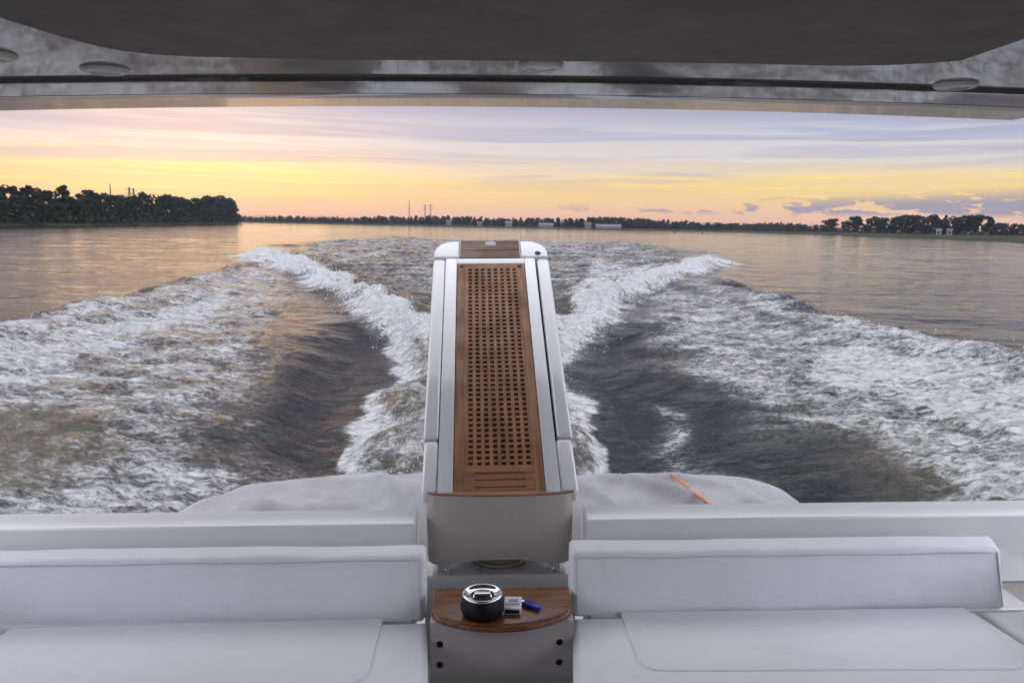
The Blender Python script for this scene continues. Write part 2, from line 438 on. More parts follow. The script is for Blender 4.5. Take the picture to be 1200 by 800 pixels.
    # dark hollows on either side of the wash
    for px in ([(370,400),(450,380),(448,430),(436,490),(412,555),(390,640),(330,640),(350,540),(360,460)],
               [(672,385),(730,380),(770,440),(850,505),(900,545),(960,600),(960,640),(730,640),(700,530),(680,450)]):
        P = G(px); s = poly_in(wx, wy, P); z -= .26*sstep(s, -1.2, 1.0); tb = np.maximum(tb, .16*sstep(s, -1.2, .6))
    # churned trail beyond the crests
    TR = G([(330,296),(372,284),(450,277),(540,272),(640,271),(690,277),(770,290),(815,302),(700,345),(650,372),(500,372),(430,338)])
    s = poly_in(wx, wy, TR); m = sstep(s, -2.0, 3.0)
    tb = np.maximum(tb, .8*m); f = np.maximum(f, .30*m*(1+.8*big))
    field([(690,300),(730,308),(760,322),(705,335),(680,322)], .50, 1.2, 'f')
    field([(660,345),(700,322),(790,308),(740,330),(690,352)], .62, 1.0, 'f')
    z += m*(.22*big + .10*med)
    # wave trains further out (wake shoulders)
    for P, a, w in ((G([(330,288),(380,284),(430,283)], .1), .30, 3.0), (G([(395,290),(450,282),(520,275),(600,270)], .1), .35, 3.2),
                    (G([(690,280),(740,286),(800,292),(850,300)], .1), .28, 2.4), (G([(640,276),(700,278),(760,284)], .1), .2, 2.6)):
        dd, t, sd = poly_dist(wx, wy, P)
        z += a*np.exp(-(dd/w)**2)*sstep(t, 0, .15)*sstep(1-t, 0, .15)
    # texture heights, kept to what the grid can carry
    cell = d*.0062
    g1 = np.clip(1.2-cell/.25, 0, 1); g2 = np.clip(1.2-cell/.1, 0, 1)
    z += tb*(.10*fbm(x*1.3, y*1.0, 3, 51) + g1*.11*fbm(x*3.1, y*2.2, 3, 61) + g2*.055*fbm(x*9, y*6.5, 3, 71))
    z += g1*np.clip(f, 0, 1)*.06*np.abs(fbm(x*5, y*3.5, 3, 81))
    z += (1-tb)*(.035*fbm(x*.5, y*.8, 3, 91) + g1*.02*fbm(x*2, y*3, 3, 95) + g2*.016*fbm(x*6, y*8.5, 2, 97))
    z += .12*fbm(x*.09, y*.13, 2, 99)
    Z[near] = z; foam[near] = f; murk[near] = mk; turb[near] = tb
    far = ~near & (RR < 1200)
    Z[far] = .10*fbm(X[far]*.09, Y[far]*.13, 3, 99)
    Z *= 1-sstep(RR, 500, 900)
    V = np.stack([X, Y, Z], -1)
    me = grid_mesh('river_water', V, nr, nc, wrap=True)
    for nm, a in (('foam', foam), ('murk', murk), ('turb', turb)):
        at = me.attributes.new(nm, 'FLOAT', 'POINT'); at.data.foreach_set('value', a.astype(np.float32))
    o = link('river_water', me, water_mat()); tag(o, kind='structure')
    # inner disc closing the sheet under the boat
    bm = bmesh.new(); bmesh.ops.create_circle(bm, cap_ends=True, segments=64, radius=3.02)
    for v in bm.verts: v.co.z = -.05
    o2 = fin('river_water_under_boat', bm, water_mat()); tag(o2, kind='structure')
    return (X, Y, Z, foam)

_wm = []
def water_mat():
    if _wm: return _wm[0]
    t = NT('river'); co = t.obj()
    at = lambda n: t.n('ShaderNodeAttribute', attribute_name=n).outputs['Fac']
    foam, murk, turb = at('foam'), at('murk'), at('turb')
    a1 = t.noise(t.mapping(co, (.75, 1, 1), rot=(0, 0, .2)), 1.25, 10, .64, .5)
    a2 = t.noise(t.mapping(co, (.75, 1.1, 1), rot=(0, 0, -.3)), 6.5, 8, .68, .8)
    rid = t.noise(t.mapping(co, (.8, 1, 1)), 6.0, 5, .62, .9)
    lace = t.math('SUBTRACT', 1.0, t.math('MULTIPLY', t.math('ABSOLUTE', t.math('SUBTRACT', rid, .5)), 6.0), clamp=True)
    n = t.math('ADD', t.math('MULTIPLY', t.math('SUBTRACT', a1, .5), 1.7), t.math('MULTIPLY', t.math('SUBTRACT', a2, .5), 1.75))
    n = t.math('ADD', n, t.math('MULTIPLY', lace, .26))
    amt = t.math('ADD', foam, t.math('MULTIPLY', n, t.sm(foam, .05, .5, .3, 1)))
    fm = t.math('MULTIPLY', t.sm(amt, .36, .98), t.sm(foam, .06, .2))
    mkm = t.math('MULTIPLY', t.sm(t.math('ADD', murk, t.math('MULTIPLY', n, .5)), .15, 1.1), .8)
    deep = t.mix(t.sm(a1, .3, .7), (.006, .0065, .008, 1), (.010, .010, .010, 1))
    base = t.mix(mkm, deep, (.062, .052, .026, 1))
    thin = t.sm(amt, .12, .62)
    base = t.mix(t.math('MULTIPLY', t.math('MULTIPLY', thin, t.sm(foam, .06, .2)), .32), base, (.14, .135, .118, 1))
    fcol = t.mix(t.sm(a2, .35, .65), (.36, .36, .355, 1), (.62, .61, .59, 1))
    # ripples
    r1 = t.noise(t.mapping(co, (.55, 1.25, 1), rot=(0, 0, .12)), .55, 5, .55, .3)
    r2 = t.noise(t.mapping(co, (.6, 1.3, 1), rot=(0, 0, -.2)), 3.0, 5, .6, .3)
    r3 = t.noise(t.mapping(co, (.75, 1.3, 1)), 12, 4, .6, .2)
    r0 = t.noise(t.mapping(co, (.5, 1.3, 1), rot=(0, 0, .2)), .13, 4, .6, .4)
    b = t.bump(r0, .35, .45)
    b = t.bump(r1, t.math('MULTIPLY_ADD', turb, .3, .26), .30, b)
    b = t.bump(r2, t.math('MULTIPLY_ADD', turb, .82, .17), .10, b)
    b = t.bump(r3, t.math('MULTIPLY_ADD', turb, .8, .22), .024, b)
    fb = t.bump(t.math('ADD', a2, t.math('MULTIPLY', r3, .5)), 1.0, .10, b)
    wat = t.pri(base, .07, IOR=1.333, Normal=b)
    fo = t.pri(fcol, .75, Normal=fb, Specular_IOR_Level=.2)
    mx = t.n('ShaderNodeMixShader'); t.l(fm, mx.inputs[0]); t.l(wat, mx.inputs[1]); t.l(fo, mx.inputs[2])
    _wm.append(t.out(mx.outputs[0])); return _wm[0]
WX, WY, WZ, WF = build_water()

def build_spray():
    m = NT('spray_drops'); mat = m.out(m.pri((.78, .78, .79, 1), .35, Specular_IOR_Level=.4))
    pts = []
    def along(P, n, h, w, inner, tmin=0, tmax=1, s0=.012, s1=.045):
        seg = [(Vector(a), Vector(b)) for a, b in zip(P, P[1:])]
        L = [(b-a).length for a, b in seg]; T = sum(L)
        for _ in range(n):
            u = (tmin+(tmax-tmin)*random.random())*T
            for (a, b), l in zip(seg, L):
                if u <= l: break
                u -= l
            tt = (b-a).normalized(); p = a+tt*min(u, l); nrm = Vector((tt.y, -tt.x))*inner
            k = random.random()
            q = p + nrm*random.gauss(.25, w) + tt*random.gauss(0, w)
            pts.append((q.x, q.y, max(0, random.expovariate(1/h))*1.0, random.uniform(s0, s1)*(.5+.5*k)))
    along(CREST_L, 2400, .13, .42, 1, .02, 1, .010, .034); along(CREST_R, 2600, .14, .42, -1, .02, 1, .010, .034)
    along(WASH_L, 600, .05, .16, -1, .1, .95, .005, .015); along(WASH_R, 400, .05, .14, 1, .1, .95, .005, .015)
    along(OUT_L, 160, .05, .35, 1, .1, .6, .006, .018); along(OUT_R, 300, .06, .4, -1, .1, .6, .006, .02)
    for P in (G([(60,600),(330,560)]), G([(0,590),(200,560)])): along(P, 260, .08, .6, 1, 0, .8, .003, .008)
    P = np.array(pts)
    # height of the water under each drop: nearest vertex of the fan
    V = []; Fc = []
    base = [(1,0,-.7),(-1,0,-.7),(0,1,.7),(0,-1,.7)]
    step = 6
    ok = (WY > 3) & (np.hypot(WX, WY) < 90)
    from mathutils import kdtree
    idx = np.nonzero(ok)[0][::4]
    kd = kdtree.KDTree(len(idx))
    for k, i in enumerate(idx): kd.insert((WX[i], WY[i], 0), k)
    kd.balance()
    for (x, y, h, s) in pts:
        _, k, _ = kd.find((x, y, 0)); z0 = WZ[idx[k]]
        Rm = Matrix.Rotation(random.random()*6.3, 3, Vector((random.gauss(0,1), random.gauss(0,1), random.gauss(0,1))).normalized())
        b0 = len(V)
        for p in base:
            q = Rm @ Vector(p); V.append((x+q.x*s, y+q.y*s*1.2, z0+h+q.z*s))
        Fc += [(b0,b0+1,b0+2),(b0,b0+3,b0+1),(b0,b0+2,b0+3),(b0+1,b0+3,b0+2)]
    me = bpy.data.meshes.new('spray'); me.from_pydata(V, [], Fc)
    tag(link('spray', me, mat, None, True), 'fine white spray thrown up along the breaking wake crests', 'spray', kind='stuff')
build_spray()

# ------------------------------------------------------------------ the yacht
def camber(x): return -.0085*x*x
def build_yacht():
    Y = empty('motor_yacht', BOAT @ Matrix.Translation((0, 0, -1.63)))
    tag(Y, 'white motor yacht whose cockpit, coamings and glossy roof overhang frame the view astern', 'yacht')
    def part(name, bm, mat, parent=Y, **kw):
        o = fin(name, bm, mat, parent, **kw)
        if parent is Y: o.location = (0, 0, 1.63)
        return o
    # roof: a profile across the stern edge swept over the beam
    zr = .50
    ya, yb, yc = bz(575, 92, zr).y, bz(575, 109, zr).y, bz(575, 125, zr).y
    prof = [(-3.2, .0), (-.6, .0), (ya-.35, .0), (ya-.16, .0), (ya-.006, 0), (ya-.002, -.012), (ya+.012, -.013), (ya+.020, -.004), (yb-.006, -.004), (yb-.003, .006), (yb+.004, .006), (yb+.007, -.004),
            (yc-.02, -.004), (yc-.005, .002), (yc, .016), (yc, .07), (yc-.06, .12), (0, .17), (-3.2, .17)]
    bm = bmesh.new(); xs = np.linspace(-2.3, 2.3, 70); rows = []
    for x in xs:
        rows.append([bm.verts.new((x, p[0] - (.006*x*x if p[0] > 1 else 0), zr + p[1] + camber(x))) for p in prof])
    for a, b in zip(rows, rows[1:]):
        for i in range(len(prof)): bm.faces.new((a[i], a[(i+1) % len(prof)], b[(i+1) % len(prof)], b[i]))
    for r_ in (rows[0], rows[-1]): bm.faces.new(r_)
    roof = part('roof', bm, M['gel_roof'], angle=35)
    # headliner panel, hung a few millimetres under the roof
    px = [(-260,-70),(-100,-24),(0,17),(50,38),(100,53),(200,64.5),(400,71),(600,72.5),(800,73.5),(1000,74.5),(1100,69),(1200,54),(1300,24),(1450,-50)]
    bp_ = [bz(u, v, zr-.012) for u, v in px]
    bx = [p.x for p in bp_]; byy = [p.y for p in bp_]
    bm = bmesh.new(); prev = None; xs = np.linspace(bx[0], bx[-1], 110)
    yf = np.interp(xs, bx, byy)
    for _ in range(14): yf[1:-1] = (yf[:-2]+yf[1:-1]*2+yf[2:])/4
    for x, y1 in zip(xs, yf):
        z = zr + camber(x)
        r_ = [bm.verts.new((x, -.55, z-.001)), bm.verts.new((x, -.55, z-.012)), bm.verts.new((x, y1-.012, z-.012)), bm.verts.new((x, y1-.004, z-.0095)), bm.verts.new((x, y1, z-.001))]
        if prev:
            for i in range(4): bm.faces.new((prev[i], prev[i+1], r_[i+1], r_[i]))
        prev = r_
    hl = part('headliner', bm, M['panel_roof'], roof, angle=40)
    # round lamps let into the roof
    for (u, v) in ((123, 81), (634, 80.5), (1120, 95.5), (-12, 62)):
        p = bz(u, v, zr-.012); x, y = p.x, p.y; z = zr+camber(x)-.0015
        b = bmesh.new()
        add_lathe(b, [(.046, -.009), (.050, -.011), (.062, -.010), (.070, -.005), (.072, .001)], 48, Matrix.Translation((x, y, z)) @ Matrix.Rotation(math.atan(2*.0085*x), 4, 'Y'))
        dl = part('downlight', b, M['bezel'], roof, smooth=True)
        b = bmesh.new()
        add_lathe(b, [(0, -.004), (.030, -.005), (.047, -.009)], 40, Matrix.Translation((x, y, z)))
        # third level would be lens > downlight > roof > yacht, so the lens is joined as its second material
        lm = bpy.data.meshes.new('t'); b.to_mesh(lm); b.free()
        bm2 = bmesh.new(); bm2.from_mesh(dl.data); n0 = len(bm2.faces); bm2.from_mesh(lm)
        bm2.faces.ensure_lookup_table()
        for fc in bm2.faces[n0:]: fc.material_index = 1; fc.smooth = True
        bm2.to_mesh(dl.data); bm2.free(); dl.data.materials.append(M['lens'])
    # coamings
    def coaming(u0, u1, vf, vb, dark_side):
        z = by(0.5*(max(u0, 0)+min(u1, 1200)), vf, 2.66).z
        x0, x1 = (by(u0, vf, 2.66).x if u0 > 0 else -2.42), (by(u1, vf, 2.66).x if u1 < 1200 else 2.42)
        bm = bmesh.new()
        zz = z
        add_hexa(bm, [(x0, 2.70, -1.32), (x1, 2.70, -1.32), (x1, 2.86, -1.32), (x0, 2.86, -1.32), (x0, 2.66, zz), (x1, 2.66, zz), (x1, 2.80, zz+.006), (x0, 2.80, zz+.006)], .010, 4)
        return part('coaming', bm, M['gelcoat'], angle=40)
    c1 = coaming(-5, 487, 617, 600, 0); c2 = coaming(687, 1300, 606, 592, 1)
    # bulkhead panel beneath the coamings, ledge under the gangway, deck, sides
    bm = bmesh.new()
    add_box(bm, -2.42, by(484, 640, 2.72).x, 2.72, 2.84, -1.60, -1.33, .006, 2)
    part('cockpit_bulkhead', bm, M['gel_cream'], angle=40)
    bm = bmesh.new(); add_box(bm, by(690, 640, 2.72).x, 2.42, 2.72, 2.84, -1.60, -1.33, .006, 2)
    part('cockpit_bulkhead', bm, M['gel_cream'], angle=40)
    zl = -1.292; pl = bz(585, 674, zl)
    bm = bmesh.new(); add_box(bm, by(497, 672, pl.y).x, by(675, 672, pl.y).x, pl.y, 3.42, -1.62, zl, .008, 3)
    part('transom_ledge', bm, M['gelcoat'], angle=40)
    bm = bmesh.new(); add_box(bm, -2.0, 2.0, -.6, 2.72, -1.70, -1.632)
    part('deck', bm, M['teak_grey'])
    for s in (-1, 1):
        bm = bmesh.new(); add_hexa(bm, [(s*1.80, -.58, -1.6), (s*2.05, -.58, -1.6), (s*2.05, 2.3, -1.6), (s*1.80, 2.3, -1.6), (s*1.80, -.58, -1.02), (s*2.05, -.58, -1.02), (s*2.05, 2.3, -1.02), (s*1.80, 2.3, -1.02)], .02, 3)
        part('side_deck', bm, M['gelcoat'], angle=40)
    # small step on the side wall at the right end of the bench
    bm = bmesh.new(); p = by(1178, 690, 2.62); add_box(bm, p.x+.004, 1.79, 2.46, 2.69, -1.6, p.z, .008, 3)
    part('side_locker', bm, M['gelcoat'], angle=40)
    # salon behind the camera and the hull
    bm = bmesh.new(); add_box(bm, -1.75, 1.75, -.72, -.60, -1.63, zr-.04)
    part('salon_bulkhead', bm, M['gel_cream'])
    bm = bmesh.new(); add_box(bm, -.9, .55, -.597, -.58, -1.55, .36, .01, 2)
    part('salon_door', bm, M['glass'], angle=40)
    bm = bmesh.new(); add_box(bm, -1.75, 1.75, -5.2, -.724, -1.6, zr-.05, .05, 3)
    part('salon', bm, M['hull'], angle=40)
    bm = bmesh.new()
    secs = [(3.45, 2.42, -1.62, 2.1), (0, 2.46, -1.62, 2.15), (-4, 2.40, -1.50, 1.9), (-8, 1.3, -1.35, .7), (-10.5, .06, -1.2, .04)]
    rings = []
    for (y, w, zt, wl) in secs:
        rings.append([bm.verts.new(p) for p in ((-w, y, zt), (-w*.98, y, zt-.5), (-wl, y, -3.0), (0, y, -3.6), (wl, y, -3.0), (w*.98, y, zt-.5), (w, y, zt))])
    for a, b in zip(rings, rings[1:]):
        for i in range(6): bm.faces.new((a[i], a[i+1], b[i+1], b[i]))
        bm.faces.new((a[6], a[0], b[0], b[6]))
    bm.faces.new(rings[0]); bm.faces.new(rings[-1])
    part('hull', bm, M['hull'], angle=30)
    bm = bmesh.new()
    add_box(bm, -1.75, 1.75, 3.46, 4.95, -2.16, -2.06, .03, 3)
    part('swim_platform', bm, M['gelcoat'], angle=40)
build_yacht()

# ------------------------------------------------------------------ cushions
def cushion_parts(side):
    pass
ZS = -1.235
def backrest(u0, u1, vb, vt, vk, label):
    ub = max(u0, -140)
    um = .5*(max(u0, 0)+min(u1, 1200))
    yb_, yt_, yk_ = 2.36, 2.41, 2.50
    zb, zt = by(um, vb, yb_).z, by(um, vt, yt_).z; zk = by(um, vk, yk_).z
    x0, x1 = by(u0, 680, 2.38).x, by(u1, 680, 2.38).x
    xc = .5*(x0+x1); cx = (xc, .5*(yb_+yk_), zb)
    xo = .02 if u1 > 1000 else 0
    root = empty('backrest_cushion', BOAT @ Matrix.Translation(cx)); tag(root, label, 'cushion', 'vinyl backrest cushions of the cockpit benches')
    bm = bmesh.new()
    pts = [(x0, yb_, zb), (x1, yb_, zb), (x1+xo, yk_+.01, zb), (x0, yk_+.01, zb), (x0, yt_, zt), (x1, yt_, zt), (x1+xo, yk_, zk), (x0, yk_, zk)]
    L = lambda p: (p[0]-cx[0], p[1]-cx[1], p[2]-cx[2])
    b0 = bmesh.new(); vs = [b0.verts.new(L(p)) for p in pts]
    for f in ((0,1,2,3),(7,6,5,4),(0,4,5,1),(1,5,6,2),(2,6,7,3),(3,7,4,0)): b0.faces.new([vs[i] for i in f])
    bmesh.ops.recalc_face_normals(b0, faces=b0.faces[:])
    bevel(b0, .016, 4)
    long_edges = [e for e in b0.edges if abs(e.verts[0].co.x-e.verts[1].co.x) > .5]
    bmesh.ops.subdivide_edges(b0, edges=long_edges, cuts=60, use_grid_fill=True)
    up = [e for e in b0.edges if abs(e.verts[0].co.z-e.verts[1].co.z) > .09]
    bmesh.ops.subdivide_edges(b0, edges=up, cuts=6, use_grid_fill=True)
    # soft stuffing: gentle bulge and unevenness
    P = np.array([v.co[:] for v in b0.verts])
    hx = (x1-x0)/2; hz = (zt-zb)
    q = np.clip(1-(P[:, 0]/hx)**2, 0, 1)**.25
    zn = np.clip((P[:, 2])/hz, 0, 1)
    bul = .010*q*np.sin(np.pi*zn) + .006*fbm(P[:, 0]*6+3+hx, P[:, 2]*9, 3, 5)
    frontm = P[:, 1] < .02
    for v, k, fr, n2 in zip(b0.verts, bul, frontm, fbm(P[:, 0]*3, P[:, 1]*4+9, 3, 8)):
        if fr: v.co.y -= k
        v.co.z += .006*n2*(1 if v.co.z > hz*.6 else 0)
    body = fin('cushion_body', b0, M['vinyl'], root, smooth=True)
    bm = bmesh.new(); e = .006
    loop = [(x0+.02, yt_-.004, zt-.012), (x1-.02, yt_-.004, zt-.012)]
    pz = []
    for k in range(41):
        a = k/40; x = x0+.022+(x1-x0-.044)*a
        pz.append(L((x, yt_-.0035-.004*math.sin(math.pi*a)**.3, zt-.013+.0015*math.sin(a*23))))
    add_tube(bm, pz, .0028, 6)
    for xx in (x0+.016, x1-.016):
        add_tube(bm, [L((xx, yb_-.002+(yt_-yb_)*k/8 - .003, zb+.015+(zt-zb-.028)*k/8)) for k in range(9)], .0024, 6)
    fin('piping', bm, M['seam'], root, smooth=True)
    return root
backrest(-230, 497.5, 734, 654, 639, 'long white vinyl backrest cushion left of the teak shelf, running out of frame')
backrest(670.5, 1177, 719, 645, 628, 'white vinyl backrest cushion right of the teak shelf, both ends in view')

def seat(pts_px, pan_px, label):
    z = ZS
    P = [bz(u, v, z) for u, v in pts_px]; Q = [bz(u, v, z+.004) for u, v in pan_px]
    c = sum(P, Vector())/len(P)
    root = empty('seat_cushion', BOAT @ Matrix.Translation((c.x, c.y, z-.12))); tag(root, label, 'cushion', 'vinyl seat cushions of the cockpit benches')
    bm = bmesh.new(); add_prism(bm, [(p.x-c.x, p.y-c.y) for p in P], 0, .12, .022, 5)
    fin('cushion_border', bm, M['vinyl'], root, angle=50)
    # raised centre panel with rounded corners
    if not Q: return root
    q = [Vector((p.x-c.x, p.y-c.y)) for p in Q]; out = []
    n = len(q)
    for i in range(n):
        a, b, d = q[i-1], q[i], q[(i+1) % n]
        ra = (a-b).normalized(); rd = (d-b).normalized(); k = .07 if pan_px[i][1] > 740 else .012
        for s in range(7):
            t = s/6; out.append((b+ra*k)*(1-t)**2 + b*2*t*(1-t) + (b+rd*k)*t*t)
    bm = bmesh.new(); add_prism(bm, [(p.x, p.y) for p in out], .114, .1240, .0045, 4)
    fin('cushion_panel', bm, M['vinyl'], root, angle=60)
    return root
seat([(-320,748),(500.5,727),(503.5,1000),(-520,1000)], [(12,735),(449,724),(428,800),(-80,812)], 'white vinyl seat cushion of the left bench with seam near the shelf cabinet')
seat([(671.5,722),(1142,715),(1260,790),(1500,1000),(674.5,1000)], [(727,716),(1131,711),(1212,783),(752,785)], 'white vinyl seat cushion of the right bench with stitched centre panel')
seat([(1146,714.5),(1330,712),(1640,1000),(1510,1000),(1266,789)], [], 'white vinyl corner seat cushion past the end of the right backrest')

# bench boxes below the cushions
for s, (xa, xb) in (('left', (-1.79, by(501.5, 740, 2.33).x)), ('right', (by(674.5, 740, 2.33).x, 1.79))):
    b = bmesh.new(); add_box(b, -(xb-xa)/2 + (.05 if s == 'right' else 0), (xb-xa)/2 - (.05 if s == 'left' else 0), -.40, .36, 0, .270, .01, 3); add_box(b, -(xb-xa)/2 + (.05 if s == 'right' else 0), (xb-xa)/2 - (.05 if s == 'left' else 0), .362, .54, 0, .385, .006, 2)
    o = fin('bench_base', b, M['gelcoat'], None, angle=40)
    o.matrix_world = BOAT @ Matrix.Translation(((xa+xb)/2, 1.99, -1.63))
    tag(o, 'white moulded bench base beneath the seat cushions %s of the shelf cabinet' % s, 'bench', 'moulded bench bases in the cockpit')

# ------------------------------------------------------------------ cabinet with teak shelf
def build_cabinet():
    zt = -1.170
    f0, f1 = bz(505, 721, zt), bz(672, 716, zt); k0, k1 = bz(508, 689, zt), bz(667, 687, zt); fm = bz(590, 735, zt)
    c = (f0+f1)/2
    root = empty('shelf_cabinet', BOAT @ Matrix.Translation((c.x, c.y, -1.632)))
    tag(root, 'cream cabinet between the two benches topped by a varnished teak shelf', 'cabinet')
    o = Vector((c.x, c.y, -1.632))
    pts = [(k0.x-o.x, k0.y-o.y), (k1.x-o.x, k1.y-o.y)]
    n = 24
    for i in range(n+1):
        a = i/n; x = f1.x*(1-a)+f0.x*a; y = f1.y*(1-a)+f0.y*a
        bulge = (fm.y-c.y)*(1-abs(2*a-1)**2.2)
        cor = .022*(max(0, abs(2*a-1)-.86)/.14)**2
        pts.append((x-o.x, y-o.y+bulge+cor))
    b = bmesh.new(); add_prism(b, pts, zt-o.z-.018, zt-o.z, .006, 3)
    sh = fin('shelf', b, M['varnish'], root, angle=40)
    # low fiddle rail along the front edge
    b = bmesh.new(); rail = [Vector((p[0], p[1]+.014, zt-o.z+.001)) for p in pts[3:-1]]
    add_tube(b, rail, .0045, 8)
    fin('fiddle_rail', b, M['varnish'], sh, smooth=True)
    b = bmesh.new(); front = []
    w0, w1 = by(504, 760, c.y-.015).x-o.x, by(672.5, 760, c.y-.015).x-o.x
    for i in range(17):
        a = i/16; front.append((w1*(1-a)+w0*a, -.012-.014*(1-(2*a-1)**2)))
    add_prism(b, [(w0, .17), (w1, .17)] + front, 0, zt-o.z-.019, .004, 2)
    bd = fin('cabinet_body', b, M['gel_cream_shaded'], root, angle=40)
    for (u, v) in ((515.5, 754.5), (515.5, 778.5), (655.5, 751.5), (655, 775)):
        p = by(u, v, c.y-.016); x = p.x-o.x; a = (x-w1)/(w0-w1); y = -.012-.014*(1-(2*a-1)**2)
        b = bmesh.new(); add_lathe(b, [(0, .0035), (.006, .0036), (.0095, .003), (.0105, 0)], 20)
        add_lathe(b, [(0, .0052), (.0045, .005), (.0052, .0034)], 12)
        for v_ in b.verts: v_.co = Vector((v_.co.x, -v_.co.z, v_.co.y))
        s = fin('screw_cap', b, M['black'], bd, angle=40); s.location = (x, y+.0004, p.z-o.z)
    return zt
ZT = build_cabinet()
SM = lambda p, r=0: BOAT @ Matrix.Translation(p) @ Matrix.Rotation(r, 4, 'Z')

def build_ashtray():
    p = bz(565.5, 719, ZT+.001)
    root = empty('ashtray', SM(p)); tag(root, 'round black ashtray with polished chrome lid on the teak shelf', 'ashtray')
    b = bmesh.new(); add_lathe(b, [(0, 0), (.052, 0), (.059, .004), (.066, .020), (.067, .036), (.062, .052), (.057, .060), (.056, .063), (0, .063)], 48)
    fin('bowl', b, M['black'], root, angle=50)
    b = bmesh.new(); add_lathe(b, [(.0572, .060), (.0605, .0625), (.0615, .066), (.0595, .0695), (.056, .0700), (.052, .0675), (.048, .0640), (.03, .0625), (0, .0622)], 56)
    lid = fin('chrome_lid', b, M['chrome'], root, angle=60)
    b = bmesh.new(); add_hexa(b, [(-.030,-.020,.0622), (.030,-.020,.0622), (.026,.022,.0622), (-.026,.022,.0622), (-.024,-.014,.072), (.024,-.014,.072), (.019,.016,.072), (-.019,.016,.072)], .003, 2)
    fin('press_knob', b, M['chrome'], lid, angle=40)
build_ashtray()

def build_pack():
    p = bz(601, 713, ZT+.001)
    root = empty('cigarette_pack', SM(p, R(-5))); tag(root, 'white cigarette pack with dark printing lying between ashtray and blue lighter', 'cigarette pack')
    b = bmesh.new(); add_box(b, -.0265, .0265, -.036, .040, 0, .021, .0012, 2)
    fin('box', b, M['paper'], root, angle=40)
    def patch(x0, x1, y0, y1, z, name, m):
        b = bmesh.new(); add_box(b, x0, x1, y0, y1, z, z+.0006); return fin(name, b, m, root)
    patch(-.014, .016, .006, .020, .0212, 'emblem', M['ink_blue'])
    b = bmesh.new()
    for k in range(4): add_box(b, -.012+.0068*k, -.0075+.0068*k, .0105, .0155, .0219, .0222)
    fin('emblem_letters', b, M['paper'], root)
    b = bmesh.new(); random.seed(3)
    for r_ in range(3):
        x = -.021
        while x < .019:
            w = random.uniform(.003, .007); add_box(b, x, min(x+w, .021), -.006-.008*r_, -.0025-.008*r_, .0212, .0217); x += w+.002
    fin('small_print', b, M['ink_black'], root)
    b = bmesh.new(); add_box(b, -.0215, .0215, -.0368, -.0362, .003, .016); fin('warning_panel', b, M['ink_black'], root)
build_pack()

def build_lighter():
    a, b_ = bz(614, 705, ZT+.009), bz(633, 712, ZT+.009); c = (a+b_)/2; d = b_-a
    root = empty('lighter', SM((c.x, c.y, ZT+.001), math.atan2(d.y, d.x))); tag(root, 'translucent blue plastic lighter lying on the teak shelf beside the cigarette pack', 'lighter')
    root['label'] = 'blue plastic lighter lying on the teak shelf beside the cigarette pack'
    b = bmesh.new(); L = .062
    pts = [(L/2*0 + .5*L*math.copysign(1, math.cos(t))*1.0*abs(math.cos(t))**.2, .0115*math.copysign(abs(math.sin(t))**.6, math.sin(t))) for t in np.linspace(0, 2*math.pi, 28, endpoint=False)]
    add_prism(b, pts, 0, .014, .0035, 3)
    fin('lighter_body', b, M['blue'], root, angle=50)
    b = bmesh.new(); add_box(b, -L/2-.013, -L/2-.0005, -.009, .009, .002, .012, .002, 2); fin('metal_head', b, M['chrome'], root, angle=40)
build_lighter()

